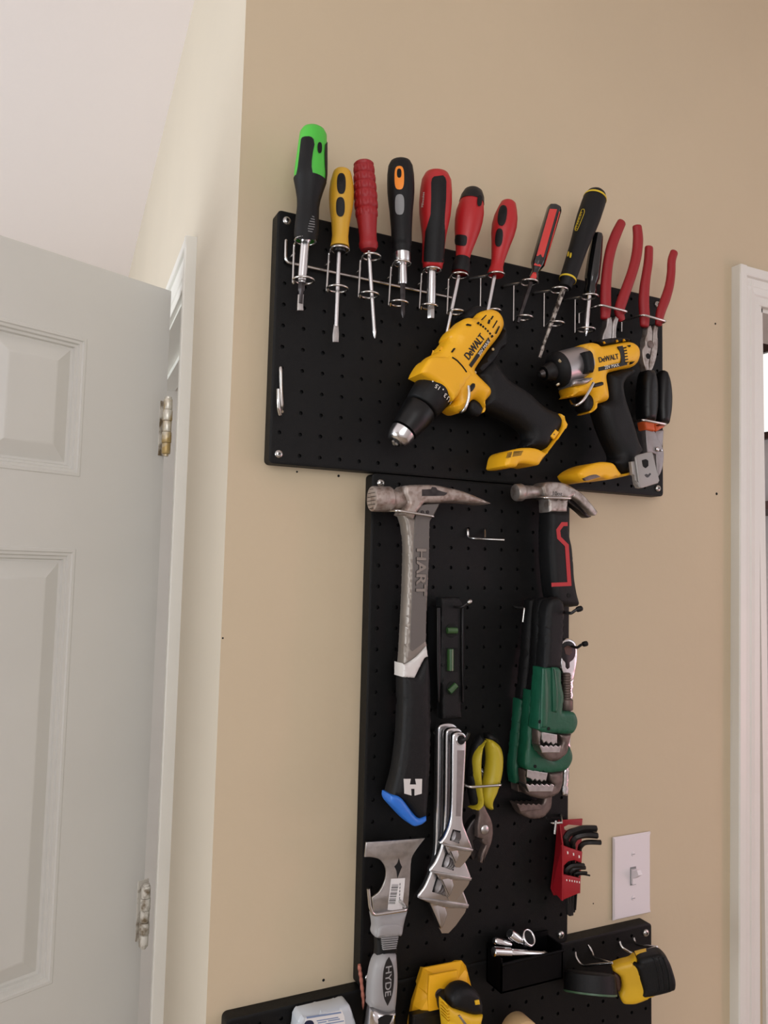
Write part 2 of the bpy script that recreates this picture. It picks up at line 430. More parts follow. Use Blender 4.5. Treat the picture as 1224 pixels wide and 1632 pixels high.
def win_frame(i, ax, pos, w0, w1, z0, z1):
    mb = MB(); t = 1.6
    for a, b, c, d in ((w0, w0+t, z0, z1), (w1-t, w1, z0, z1), (w0, w1, z0, z0+t), (w0, w1, z1-t, z1), (w0, w1, (z0+z1)/2-.7, (z0+z1)/2+.7)):
        if ax == 'x': mb.box((pos-1, a, c), (pos+1, b, d), fw)
        else: mb.box((a, pos-1, c), (b, pos+1, d), fw)
    struct('window_%d' % i, mb, 'trim_white', 0)
win_frame(1, 'x', -126, -12, 84, -28, 30); win_frame(2, 'x', 94, -86, -30, -26, 28); win_frame(3, 'y', -100, -70, 4, -26, 28)

# casing of the doorway on the pegboard wall (slightly out of plumb)
def casing(profile, frame, z0, z1):        # vertical moulding: profile (across, proud) swept in z
    vs = []; n = len(profile)
    for z in (z0, z1): vs += [frame(a, b, z) for a, b in profile]
    return MB().add(vs, [(i, (i+1) % n, n+(i+1) % n, n+i) for i in range(n)]+[tuple(range(n))[::-1], tuple(range(n, 2*n))])
PROF = [(0, -0.02), (0, .62), (.06, .70), (.55, .70), (.62, .66), (.70, .52), (1.15, .46), (1.22, .52), (1.62, .44), (1.72, .36), (2.2, .34), (2.25, .30), (2.25, -0.02)]
def plumb(z): return 30.18+(z-14.75)*0.0185
fr = lambda a, b, z: W(plumb(z)+a, WY-b, z)
t1 = struct('trim_1', casing(PROF, fr, ZB, 14.9), 'trim_white', 25)
def hcasing(prof, frame, x0, x1, zt):
    vs = []; n = len(prof)
    for x in (x0, x1): vs += [frame(x, b, zt-a) for a, b in prof]
    return MB().add(vs, [(i, (i+1) % n, n+(i+1) % n, n+i) for i in range(n)]+[tuple(range(n))[::-1], tuple(range(n, 2*n))])
struct('trim_2', hcasing(PROF, lambda x, b, z: W(x, WY-b+.004, z), 30.19, OPX+32, 14.9), 'trim_white', 25)
struct('trim_3', MB().box((OPX-.4, WY-.27, ZB), (OPX+.03, WY+.02, OPT-.2), fw).box((OPX-.02, WY+.02, ZB), (OPX+.5, WY+4.6, OPT), fw).box((OPX, WY+.02, OPT-.5), (OPX+30, WY+4.6, OPT), fw), 'trim_white', 0)
# casing of the open door on the side wall
fr2 = lambda a, b, z: side(12.5+a, b, z)
struct('trim_4', casing(PROF, fr2, ZB, 15.0), 'trim_white', 25)
struct('trim_5', hcasing(PROF, lambda x, b, z: side(x, b-.004, z), 12.52, S1+2.6, 15.0), 'trim_white', 25)
struct('trim_6', MB().box((S0-.02, -.02, ZB), (S0+.35, 4.6, ST), fs_).box((S0, -.02, ST-.35), (S1, 4.6, ST), fs_).box((S1-.35, -.02, ZB), (S1+.02, 4.6, ST), fs_)
       .box((S0+.35, 1.6, ZB), (S0+.75, 2.9, ST-.35), fs_).box((S0+.35, 1.6, ST-.75), (S1-.35, 2.9, ST-.35), fs_), 'trim_white', 0)
struct('baseboard_back', MB().box((CX, WY-.55, ZB), (30.2, WY, ZB+3.5), lambda x, y, z: W(x, y, z)), 'trim_white', 0)
struct('baseboard_side', MB().box((0, -.55, ZB), (12.45, 0, ZB+3.5), fs_), 'trim_white', 0)
# room behind the right doorway
def boxes(*bs):
    mb = MB()
    for lo, hi in bs: mb.box(lo, hi, fw)
    return mb
struct('wall_next_room', boxes(((OPX-6, 84, ZB), (92, 88, ZT))), 'wall_paint', 0)
wn = struct('window_4', boxes(((90.9, 34, 29.4), (91.9, 76, 30.9)), ((90.9, 34, 16.2), (91.9, 76, 17.2)), ((90.9, 34, 17.2), (91.9, 35.5, 29.4)), ((90.9, 74.5, 17.2), (91.9, 76, 29.4))), 'shelf_brown', 0)
obj('pane', boxes(((91.6, 35.5, 17.2), (91.8, 74.5, 29.4))), 'window_daylight', wn, 0)
single('wall_shelf', 'dark brown shelf glimpsed through the right doorway', 'shelf', boxes(((82, 34, 4.6), (91.9, 70, 5.7)), ((90, 40, 1.6), (91.9, 41, 4.6)), ((90, 60, 1.6), (91.9, 61, 4.6))), 'shelf_brown')
# nail holes left in the paint
for i, (px, py, r) in enumerate(((473.3, 752, 1.6), (539.5, 758.5, 2.1), (515.5, 1562, 2.2), (1142, 787, 2.2), (1140, 516, 1.6), (945.5, 1440, 1.0), (355, 1017, 1.5))):
    P = at(px, py, -WY*IN); q = mpp(P)*r
    mbh = MB().rings([(P+V((0, .0012, 0)), q), (P+V((0, -.0004, 0)), q), (P+V((0, -.0006, 0)), q*.7)], V((0, -1, 0)), n=10)
    obj('nail_hole', mbh, 'hole_black', wall_back)

# ------------------------------------------------------------------ the open panelled door
HP = W(-2.118662, 16.775292, 0); HP.z = 0
DU = V((-0.923692, -0.383135, 0)); DN = V((0.383135, -0.923692, 0)); DN = V((0.383135, -0.923692, 0))
ZD0, ZD1 = -67.4, 12.58
def dp(u, z, w=0.0): return HP+DU*(u*IN)+DN*(w*IN)+V((0, 0, (z+ZF)*IN))
def door_panel_rings(u0, u1, z0, z1, prof):
    vs = []; fs = []
    for i, (o, w) in enumerate(prof): vs += [dp(u0+o, z0+o, w), dp(u1-o, z0+o, w), dp(u1-o, z1-o, w), dp(u0+o, z1-o, w)]
    for i in range(len(prof)-1):
        for j in range(4): a = i*4+j; b = i*4+(j+1) % 4; fs.append((a, b, b+4, a+4))
    e = (len(prof)-1)*4; fs.append((e, e+1, e+2, e+3)); return vs, fs
US = [0.12, 5.6, 11.7, 16.3, 22.4, 27.9]; ZS = [ZD0, -58.5, -37.5, -28.4, -4.32, -0.13, 8.09, ZD1]
mb = MB()
for i in range(5):
    for j in range(7):
        u0, u1, z0, z1 = US[i], US[i+1], ZS[j], ZS[j+1]
        if i in (1, 3) and j in (1, 3, 5): continue
        mb.add([dp(u0, z0), dp(u1, z0), dp(u1, z1), dp(u0, z1)], [(0, 1, 2, 3)])
T = 1.38; u0, u1 = US[0], US[-1]
mb.add([dp(u0, ZD0), dp(u1, ZD0), dp(u1, ZD1), dp(u0, ZD1), dp(u0, ZD0, -T), dp(u1, ZD0, -T), dp(u1, ZD1, -T), dp(u0, ZD1, -T)],
       [(0, 3, 7, 4), (1, 5, 6, 2), (3, 2, 6, 7), (0, 4, 5, 1), (4, 7, 6, 5)])
door = struct('door_1', mb, 'door_white', 0); door['label'] = 'white six-panel door standing open beside the beige corner'
DPROF = [(0, 0), (.05, 0.05), (.20, .05), (.26, -.03), (.40, -.06), (.46, -.20), (.60, -.22), (.66, -.38), (.80, -.40), (1.62, -.03), (1.72, .0), (1.80, .0)]
for i in (1, 3):
    for j in (1, 3, 5):
        vs, fs = door_panel_rings(US[i], US[i+1], ZS[j], ZS[j+1], DPROF); obj('door_panel', MB().add(vs, fs), 'door_white', door, 20)
for zc, m in ((3.55, 'brass'), (-26.05, 'hinge_paint'), (-60, 'hinge_paint')):
    hb = MB(); P = side(14.95, 1.0, 0); h = 3.5
    for k in range(5):
        z0 = zc-h/2+k*h/5; rr = (.30 if k % 2 else .27)*IN
        hb.rings([(V((P.x, P.y, (z+ZF)*IN)), r_) for z, r_ in ((z0+.01, rr*.9), (z0+.05, rr), (z0+h/5-.05, rr), (z0+h/5-.01, rr*.9))], V((0, 0, 1)), n=14)
    for z, r1 in ((zc+h/2, .2), (zc-h/2-.12, .16)):
        hb.rings([(V((P.x, P.y, (z+ZF)*IN)), r1*IN), (V((P.x, P.y, (z+.12+ZF)*IN)), r1*IN)], V((0, 0, 1)), n=12)
    ho = obj('hinge', hb, m, door, 40)
    obj('hinge_leaf', MB().box((-.15, zc-h/2, -.02), (.55, zc+h/2, .07), lambda u, z, w: dp(u, z, w)), 'hinge_paint', ho, 0)

# ================================================================== pegboards
def rrect(x0, x1, z0, z1, r, k=4):
    out = []
    for cx, cz, a0 in ((x1-r, z1-r, 0), (x0+r, z1-r, 90), (x0+r, z0+r, 180), (x1-r, z0+r, 270)):
        for i in range(k+1):
            a = math.radians(a0+90*i/k); out.append((cx+math.cos(a)*r, cz+math.sin(a)*r))
    return out
def pegboard(name, label, x0, ztop, nx, nz, pz=1.0, mg=.45, screws=(), px_=1.0):
    """x0, ztop = first hole (top left), pitch 1 inch"""
    root = thing(name, label, 'pegboard', W(x0, WY, ztop-nz*pz/2)); g = .3; mb = MB(); hb = MB()
    def P(x, z, y=0.0): return W(x, y, z)
    R8 = [(math.cos(PI/8+PI/4*i)*0.095, math.sin(PI/8+PI/4*i)*0.095) for i in range(8)]
    for i in range(nx):
        for j in range(nz):
            cx, cz = x0+i*px_, ztop-j*pz
            l = g if i == 0 else px_/2; r = g if i == nx-1 else px_/2; t = g if j == 0 else pz/2; b = g if j == nz-1 else pz/2
            sq = [(r, t*.41), (r*.41, t), (-l*.41, t), (-l, t*.41), (-l, -b*.41), (-l*.41, -b), (r*.41, -b), (r, -b*.41)]
            cor = [(r, t), (-l, t), (-l, -b), (r, -b)]
            vs = [P(cx+a, cz+c) for a, c in R8]+[P(cx+a, cz+c) for a, c in sq]+[P(cx+a, cz+c) for a, c in cor]+[P(cx+a, cz+c, .16) for a, c in R8]
            R8o = [0, 1, 2, 3, 4, 5, 6, 7]; fs = []
            for k in range(8): fs.append((k, 8+k, 8+(k+1) % 8, (k+1) % 8)) if k % 2 else fs.append((k, 8+k, 16+k//2, 8+(k+1) % 8, (k+1) % 8))
            for k in range(8): fs.append((k, (k+1) % 8, 20+(k+1) % 8, 20+k))
            mb.add(vs, fs)
            hb.add([P(cx+a, cz+c, .155) for a, c in R8], [tuple(range(8))])
    X0, X1, Z1, Z0 = x0-g, x0+(nx-1)*px_+g, ztop+g, ztop-(nz-1)*pz-g; ex = mg-g
    outl = rrect(X0-ex, X1+ex, Z0-ex, Z1+ex, .22); k = len(outl); bv = .06; m = k//4
    ins = rrect(X0-ex+bv, X1+ex-bv, Z0-ex+bv, Z1+ex-bv, .20)
    inner = [(X1, Z1), (X0, Z1), (X0, Z0), (X1, Z0)]
    vs = [P(a, c) for a, c in inner]+[P(a, c) for a, c in ins]+[P(a, c, .03) for a, c in outl]+[P(a, c, WY-.01) for a, c in outl]; fs = []
    for c in range(4):
        for i in range(m-1): a = 4+c*m+i; fs.append((c, a, a+1))
        e = 4+c*m+m-1; n2 = 4+((c+1) % 4)*m; fs.append((c, e, n2, (c+1) % 4))
    for i in range(k):
        j = (i+1) % k; fs.append((4+i, 4+k+i, 4+k+j, 4+j)); fs.append((4+k+i, 4+2*k+i, 4+2*k+j, 4+k+j))
    mb.add(vs, fs)
    obj('panel', mb, 'board_black', root, 30); hbk = obj('hole_backing', hb, 'hole_black', root, 0); hbk['kind'] = 'stuff'
    for i, j in screws:
        c = W(x0+i*px_, 0, ztop-j*pz); r = .2*IN
        so = obj('screw', MB().rings([(c, r), (c+V((0, -.001, 0)), r), (c+V((0, -.0022, 0)), r*.85), (c+V((0, -.003, 0)), r*.5), (c+V((0, -.0032, 0)), r*.1)], V((0, -1, 0)), n=16), 'screw_zinc', root, 50)
        cr = MB()
        for a in (.5, .5+PI/2):
            q = V((math.cos(a), 0, math.sin(a))); s_ = V((-math.sin(a), 0, math.cos(a)))
            o_ = c+V((0, -.0031, 0)); cr.add([o_-q*r*.42-s_*r*.09, o_+q*r*.42-s_*r*.09, o_+q*r*.42+s_*r*.09, o_-q*r*.42+s_*r*.09, o_-q*r*.42-s_*r*.09+V((0, -.0003, 0)), o_+q*r*.42-s_*r*.09+V((0, -.0003, 0)), o_+q*r*.42+s_*r*.09+V((0, -.0003, 0)), o_-q*r*.42+s_*r*.09+V((0, -.0003, 0))],
                [(4, 5, 6, 7), (0, 1, 5, 4), (1, 2, 6, 5), (2, 3, 7, 6), (3, 0, 4, 7)])
        obj('screw_slot', cr, 'hole_black', so, 0)
    return root
pegboard('pegboard', 'wide black pegboard at the top holding screwdrivers and drills', 0, 10.95, 24, 12, .995, .45, ((0, 0), (0, 11), (23, 0), (23, 11)))
pegboard('pegboard', 'tall narrow black pegboard in the middle holding hammers and wrenches', 5.16, -.95, 12, 24, .994, .45, ((0, 0), (0, 23), (11, 23), (11, 0)))
pegboard('pegboard', 'wide black pegboard at the bottom holding tape measures', -1.0, -24.72, 24, 12, 1.0, .45, ((23, 0), (0, 0)))

# ================================================================== screwdrivers
DS = 0.033
def base_of(fn, x, y, d): return at(*fn(x, y), d)
def pad(name, L, fn, cx, cy, rx, ry, ang, m, root, off=.0007, sq=2.6, n=8):
    return obj(name, MB().conform(L.surf, erows(fn, cx, cy, rx, ry, ang, 12, sq), off, n), m, root, 50)
def shaft(root, fn, pts, m='chrome', d=DS, name='shaft', n=12, k=1.0, dend=None):
    L = Lathe(fn, pts, d, k, dend); return obj(name, MB().lathe(L, n=n), m, root, 40)
def blade_tip(root, fn, pts, d, m='steel'):       # flat screwdriver blade
    return obj('blade', MB().slab(fn, pts, d-.0012, d+.0012, .0004, sm=3), m, root)

# 1 green and black
t = thing('screwdriver', 'lime green and black bulky screwdriver, leftmost and tallest in the row', 'screwdriver', base_of(A, 275, 815, DS), 'screwdrivers on the top pegboard')
g = Lathe(A, [(327, 95, 22), (326, 101, 52), (325, 115, 74), (324, 140, 88), (322, 200, 93), (318, 270, 97), (312, 340, 103), (305, 400, 106), (299, 440, 103), (292, 500, 86), (287, 560, 72), (285, 610, 67), (283, 660, 69), (280, 720, 73), (277, 780, 74), (275, 822, 70)], DS)
obj('handle', MB().lathe(g, n=32), 'green_lime', t, 60)
rows = [((268, 152), (296, 151)), ((252, 157), (312, 156)), ((243, 170), (326, 170)), ((239, 200), (332, 205)), ((234, 250), (322, 250)), ((228, 300), (314, 310)), ((222, 350), (313, 350)), ((212, 400), (322, 400)), ((203, 425), (340, 428)), ((200, 440), (360, 437)), ((203, 446), (412, 440)), ((206, 470), (398, 470)), ((212, 510), (382, 510)), ((216, 560), (362, 560)), ((217, 610), (352, 610)), ((214, 660), (353, 660)), ((208, 720), (354, 720)), ((204, 780), (352, 780)), ((207, 818), (344, 826))]
obj('grip', MB().conform(g.surf, [(A(*a), A(*b)) for a, b in rows], .0008, 14), 'rubber_black', t, 50)
obj('lower_grip', MB().lathe(g, 8, None, .0009, 32), 'rubber_black', t, 60)
rows = [((402, 205), (418, 190)), ((398, 260), (420, 250)), ((400, 330), (424, 330)), ((404, 400), (424, 400)), ((400, 440), (416, 440))]
obj('grip', MB().conform(g.surf, [(A(*a), A(*b)) for a, b in rows], .0008, 4), 'rubber_black', t, 50)
pad('hanging_hole', g, A, 366, 225, 15, 36, 0, 'hole_black', t)
for k in range(7): 
    y = 668+k*16; x0 = (316, 307, 300, 295, 291, 288, 290)[k]; x1 = (330, 333, 333, 334, 332, 326, 318)[k]
    obj('grip_rib', MB().conform(g.surf, [(A(x0, y), A(x1, y+6)), (A(x0, y+6), A(x1, y+12))], .0014, 4), 'grey_pad', t, 0)
shaft(t, A, [(272, 825, 40), (268, 840, 30), (265, 850, 29), (255, 1060, 29), (250, 1085, 27), (249, 1105, 25)], 'chrome_satin')
shaft(t, A, [(249, 1105, 22), (248, 1120, 25), (246, 1155, 24), (244, 1165, 16), (240, 1240, 17)], 'steel_dark', name='bit', n=6)
blade_tip(t, A, [(225, 1180), (262, 1180), (258, 1230), (259, 1284), (220, 1284), (222, 1230)], DS, 'steel')

# 2 yellow with black pads
t = thing('screwdriver', 'ochre yellow screwdriver with two black pads and a flat blade', 'screwdriver', base_of(A, 496, 880, DS), 'screwdrivers on the top pegboard')
g = Lathe(A, [(512, 368, 22), (511, 374, 46), (510, 385, 56), (508, 405, 63), (507, 450, 73), (506, 510, 79), (504, 560, 79), (502, 620, 74), (500, 680, 64), (499, 740, 57), (498, 800, 53), (497, 840, 56), (496, 872, 62)], DS)
obj('handle', MB().lathe(g, n=40, cs=lambda a, q: 1+(.02*math.cos(20*a) if 3 < q < 9 else 0)), 'yellow_ochre', t, 60)
pad('pad', g, A, 506, 458, 29, 68, 0, 'rubber_black', t); pad('pad', g, A, 500, 610, 29, 64, 0, 'rubber_black', t); pad('hanging_hole', g, A, 506, 424, 14, 23, 0, 'hole_black', t, .001)
shaft(t, A, [(496, 872, 50), (495, 905, 40), (494, 910, 16)], 'plastic_black', name='ferrule')
shaft(t, A, [(491, 890, 14), (480, 1150, 14), (472, 1390, 14)], 'chrome_satin')
blade_tip(t, A, [(459, 1375), (486, 1375), (490, 1440), (487, 1490), (450, 1490), (450, 1440)], DS)

# 3 red, waffle grip
t = thing('screwdriver', 'all red screwdriver with a ribbed waffle grip and Phillips tip', 'screwdriver', base_of(A, 684, 892, DS), 'screwdrivers on the top pegboard')
sec = [(650, 320, 40), (650, 326, 58), (650, 335, 66)]
for k in range(6):
    y = 350+k*56; h = (68, 71, 74, 76, 76, 72)[k]; cx = 651+k*3.3
    sec += [(cx, y, h-5), (cx, y+7, h), (cx+1, y+25, h+2), (cx+2, y+43, h), (cx+3, y+50, h-5)]
n0 = len(sec); sec += [(670, 690, 67), (674, 750, 60), (679, 800, 57), (681, 835, 57), (682, 848, 62), (683, 870, 62), (684, 892, 50)]
g = Lathe(A, sec, DS)
def waffle(a, q): return 1-(.055*max(0, math.cos(16*a))**2 if 3 <= q < n0 and (q-3) % 5 in (1, 2, 3) else 0)
obj('handle', MB().lathe(g, n=64, cs=waffle), 'red_dark', t, 30)
shaft(t, A, [(684, 900, 14), (702, 1180, 13), (716, 1400, 13), (718, 1425, 14), (722, 1455, 7), (723, 1466, 3)], 'chrome_satin')

# 4 black, orange and grey
t = thing('screwdriver', 'black ratcheting screwdriver with an orange and a grey inlay', 'screwdriver', base_of(A, 900, 980, DS), 'screwdrivers on the top pegboard')
g = Lathe(A, [(890, 308, 22), (891, 313, 48), (893, 322, 66), (895, 350, 80), (895, 400, 86), (895, 460, 88), (895, 520, 87), (895, 580, 82), (895, 640, 76), (896, 700, 72), (896, 760, 68), (896, 830, 66), (897, 855, 65), (897, 858, 61), (898, 880, 62), (898, 884, 60), (899, 912, 59)], DS)
obj('handle', MB().lathe(g, n=48, cs=lambda a, q: 1+(.012*math.cos(36*a) if 3 < q < 8 else 0)), 'rubber_black', t, 60)
pad('inlay', g, A, 883, 421, 31, 77, 0, 'orange', t, sq=3); pad('inlay', g, A, 885, 595, 30, 67, 0, 'grey_pad', t, sq=3); pad('hanging_hole', g, A, 882, 391, 15, 30, 0, 'hole_black', t, .001)
shaft(t, A, [(900, 908, 57), (900, 918, 56), (901, 960, 55), (902, 985, 46)], 'chrome_satin', name='collar', n=24)
shaft(t, A, [(904, 985, 29), (905, 1000, 28), (905, 1100, 30), (905, 1114, 27)], 'chrome_satin')
shaft(t, A, [(905, 1112, 19), (905, 1200, 18), (905, 1215, 14), (905, 1280, 14), (906, 1300, 15), (907, 1332, 3)], 'steel_dark', name='bit', n=6)

# 5 red and black nut driver
t = thing('nut_driver', 'red and black thick-handled hex nut driver with white script logo', 'screwdriver', base_of(A, 1098, 1012, DS), 'screwdrivers on the top pegboard')
g = Lathe(A, [(1127, 388, 24), (1126, 392, 52), (1123, 402, 78), (1119, 440, 97), (1115, 500, 104), (1110, 580, 107), (1107, 660, 102), (1105, 740, 89), (1104, 800, 79), (1103, 860, 74), (1102, 930, 71), (1101, 968, 72), (1100, 975, 68), (1099, 1005, 63), (1099, 1014, 50)], DS)
obj('handle', MB().lathe(g, n=36), 'red_plastic', t, 60)
rows = [((1110, 412), (1168, 405)), ((1096, 425), (1183, 420)), ((1090, 450), (1190, 445)), ((1090, 560), (1188, 560)), ((1086, 660), (1180, 660)), ((1068, 720), (1178, 720)), ((1052, 770), (1182, 770)), ((1046, 840), (1180, 840)), ((1042, 900), (1176, 900)), ((1040, 966), (1172, 972))]
obj('grip', MB().conform(g.surf, [(A(*a), A(*b)) for a, b in rows], .001, 10), 'rubber_black', t, 50)
P0 = g.surf(*A(1040, 612), .0007); P1 = g.surf(*A(1048, 512), .0007); P2 = g.surf(*A(1022, 560), .0007)
text('logo', 'Milwaukee', P0, P1-P0, P2-P0, (P1-P0).length, .0042, 'white_print', t, shear=.3)
shaft(t, A, [(1094, 1015, 40), (1093, 1025, 29), (1091, 1245, 29), (1089, 1262, 24)], 'chrome_satin')
shaft(t, A, [(1089, 1262, 23), (1089, 1270, 25), (1088, 1332, 25), (1088, 1338, 22)], 'steel', name='hex_socket', n=6)

# 6 red with black cap
t = thing('screwdriver', 'red screwdriver with a black domed cap, shaft passing behind the drill', 'screwdriver', base_of(B, 218, 795, DS), 'screwdrivers on the top pegboard')
g = Lathe(B, [(307, 250, 18), (305, 254, 40), (300, 265, 57), (294, 300, 73), (289, 338, 79), (280, 400, 91), (274, 460, 91), (265, 520, 83), (253, 580, 70), (245, 620, 60), (238, 660, 51), (231, 700, 45), (226, 735, 52), (222, 765, 55), (218, 795, 53)], DS)
obj('handle', MB().lathe(g, n=32), 'red_plastic', t, 60)
obj('cap', MB().lathe(g, 0, 5, .0007, 32), 'plastic_black', t, 60); obj('collar', MB().lathe(g, 11, None, .0007, 32), 'rubber_black', t, 60)
pad('pad', g, B, 222, 582, 40, 36, 6, 'rubber_black', t, sq=4); pad('hanging_hole', g, B, 345, 325, 16, 36, 5, 'hole_black', t, .0012)
shaft(t, B, [(207, 815, 14), (160, 1050, 13), (124, 1215, 12), (121, 1232, 8)], 'chrome_satin')

# 7 small red with black pads
t = thing('screwdriver', 'small red screwdriver with two black oval pads, above the drill', 'screwdriver', base_of(B, 446, 808, DS), 'screwdrivers on the top pegboard')
g = Lathe(B, [(534, 330, 16), (533, 334, 36), (530, 345, 50), (524, 380, 62), (514, 430, 75), (505, 490, 80), (496, 550, 74), (487, 610, 61), (472, 665, 52), (462, 715, 43), (456, 750, 41), (449, 785, 49), (446, 808, 54)], DS)
obj('handle', MB().lathe(g, n=40, cs=lambda a, q: 1+(.02*math.cos(20*a) if 3 < q < 8 else 0)), 'red_plastic', t, 60)
pad('pad', g, B, 492, 421, 29, 68, 8, 'rubber_black', t); pad('pad', g, B, 470, 565, 25, 60, 6, 'rubber_black', t); pad('hanging_hole', g, B, 497, 387, 13, 25, 8, 'hole_black', t, .001)
shaft(t, B, [(441, 812, 14), (404, 1010, 13), (385, 1110, 13), (380, 1130, 6)], 'chrome_satin')

# 8 black and red acetate
t = thing('screwdriver', 'slim screwdriver with a black and red striped acetate handle', 'screwdriver', base_of(B, 692, 845, DS), 'screwdrivers on the top pegboard')
g = Lathe(B, [(834, 370, 30), (832, 374, 46), (828, 386, 49), (780, 535, 49), (722, 720, 46), (716, 740, 44), (703, 780, 24), (698, 800, 25), (690, 838, 38), (688, 848, 30)], DS)
obj('handle', MB().lathe(g, n=40, cs=lambda a, q: 1-.05*(.5-.5*math.cos(8*a))), 'gloss_black', t, 40)
for x0, x1, xb0, xb1 in ((800, 848, 697, 742), (866, 873, 765, 772)):
    rows = [(B(x0+(xb0-x0)*f, 378+(745-378)*f), B(x1+(xb1-x1)*f, 381+(755-381)*f)) for f in (0, .05, .25, .5, .75, 1)]
    obj('stripe', MB().conform(g.surf, rows, .0005, 6, .003), 'red_acetate', t, 50)
obj('stripe', MB().conform(g.surf, [(B(693, 790), B(712, 792)), (B(678, 815), B(716, 818)), (B(664, 838), B(712, 842))], .0005, 6), 'red_acetate', t, 50)
shaft(t, B, [(678, 858, 14), (630, 1000, 13), (597, 1100, 13), (592, 1118, 9)], 'steel_dark')

# 9 long black with yellow rings
t = thing('screwdriver', 'long black screwdriver with yellow rings and a paint-splashed shaft', 'screwdriver', base_of(B, 905, 890, DS), 'screwdrivers on the top pegboard')
g = Lathe(B, [(1111, 262, 20), (1109, 267, 42), (1103, 280, 60), (1096, 303, 72), (1092, 318, 75), (1082, 350, 77), (1057, 440, 77), (1033, 500, 73), (1009, 560, 66), (980, 640, 60), (955, 720, 57), (932, 790, 55), (918, 832, 54), (914, 842, 54), (911, 850, 43), (899, 892, 42)], DS)
obj('handle', MB().lathe(g, n=32), 'rubber_black', t, 60)
obj('ring', MB().rings([(g.P[3], g.r[3]*.98), (g.P[3], g.r[3]+.0005), (g.P[3].lerp(g.P[4], .8), g.r[4]+.0005), (g.P[3].lerp(g.P[4], .8), g.r[4]*.98)], g.w, n=32), 'yellow_print', t)
obj('ring', MB().rings([(g.P[12], g.r[12]*.97), (g.P[12], g.r[12]+.0005), (g.P[13], g.r[13]+.0005), (g.P[13], g.r[13]*.97)], g.w, n=32), 'yellow_print', t)
lp = [(1008, 384), (1022, 380), (1026, 392), (1023, 410), (985, 505), (977, 520), (966, 520), (964, 508), (970, 490)]
q = smooth(lp, 4); ql = [g.surf(*B(*p), .0006) for p in q]
obj('logo', MB().tube(ql, .00035, 5, True), 'yellow_print', t)
P0 = g.surf(*B(976, 512), .0006); P1 = g.surf(*B(1016, 392), .0006); P2 = g.surf(*B(962, 500), .0006)
text('lettering', 'STANLEY', P0, P1-P0, P2-P0, (P1-P0).length, .0035, 'yellow_print', t, bold=.01)
pad('mark', g, B, 920, 672, 6, 17, 10, 'yellow_print', t, .0005); pad('mark', g, B, 936, 680, 6, 17, 10, 'yellow_print', t, .0005)
shaft(t, B, [(888, 905, 17), (860, 985, 16), (812, 1118, 15), (806, 1130, 13), (745, 1300, 10)], 'steel_painted')
blade_tip(t, B, [(752, 1270), (768, 1276), (750, 1330), (745, 1350), (728, 1342), (735, 1320)], DS, 'steel_worn')

# 10 black acetate behind
t = thing('screwdriver', 'shiny all-black fluted screwdriver half hidden behind the yellow-ringed one', 'screwdriver', base_of(B, 1060, 935, .028), 'screwdrivers on the top pegboard')
g = Lathe(B, [(1113, 541, 20), (1112, 545, 32), (1108, 560, 37), (1093, 700, 46), (1080, 830, 48), (1073, 850, 42), (1066, 880, 34), (1062, 910, 42), (1060, 938, 36)], .030)
obj('handle', MB().lathe(g, n=40, cs=lambda a, q: 1-.06*(.5-.5*math.cos(8*a))), 'gloss_black', t, 40)
shaft(t, B, [(1056, 945, 16), (1045, 1100, 15), (1039, 1165, 15), (1036, 1195, 6), (1035, 1206, 2)], 'chrome', d=.031)

# ------------------------------------------------------------------ wire rack with six double rings, then four single holders
WZ = 'wire_zinc'
rk = thing('tool_rack', 'long zinc wire rack with ring pairs under the six left screwdrivers', 'tool rack', at(*A(145, 980), 0.0))
P = px3(A, (146, 826, .0005), (146, 828, .006), (143, 975, .006), (1190, 1207, .006)); Pe = at(*B(170, 960), .006)
obj('rail', bend([P[0], P[1], P[2]+V((0, 0, .001)), Pe, Pe+V((0, .0055, 0))], .0019, 8, .006), WZ, rk, 60)
ups = [(A, 272, 832, 66, 262, 1088, 66), (A, 495, 888, 60, 482, 1143, 66), (A, 700, 935, 60, 687, 1183, 62), (A, 898, 978, 56, 880, 1237, 58), (A, 1096, 1022, 54, 1076, 1258, 53), (B, 212, 812, 55, 192, 1050, 50)]
lnk = [(A, 218, 890, 209, 1108), (A, 430, 950, 420, 1166), (A, 627, 992, 618, 1203), (A, 829, 1035, 816, 1246), (A, 1018, 1065, 1002, 1281), (A, 1191, 1098, 1178, 1308)]
for (fn, x, y, h, x2, y2, h2), (fl, lx, ly, lx2, ly2) in zip(ups, lnk):
    for cx, cy, hh in ((x, y, h), (x2, y2, h2)):
        P = at(*fn(cx, cy), DS); obj('ring', ringmb(P, hh/4.08*mpp(P)), WZ, rk, 60)
    a = at(*fn(x, y), DS); r1 = h/4.08*mpp(a); b = at(*fn(x2, y2), DS); r2 = h2/4.08*mpp(b)
    q1 = a+V((-r1*.75, r1*.66, 0)); q2 = b+V((-r2*.80, r2*.60, -.004)); q3 = b+V((-r2*.95, r2*.2, 0))
    obj('link', bend([q1, q1+V((0, .006, -.001)), q2+V((0, .004, .002)), q2, q3], .0013, 7, .003), WZ, rk, 60)
    obj('bracket', MB().tube([q1+V((0, .005, -.012)), V((q1.x, -.006, q1.z-.012))], .0013, 7), WZ, rk, 60)
hold = [(B, 450, 808, 54, 440, 1042, 40, 280, 838), (B, 665, 857, 56, 635, 1087, 52, 500, 885), (B, 860, 907, 55, 842, 1125, 50, 700, 930), (B, 1058, 950, 54, 1037, 1165, 55, 905, 972)]
hl = ['double-ring wire holder under the small red screwdriver', 'double-ring wire holder under the striped acetate screwdriver', 'double-ring wire holder under the yellow-ringed screwdriver', 'double-ring wire holder, rightmost, under the shiny black screwdriver']
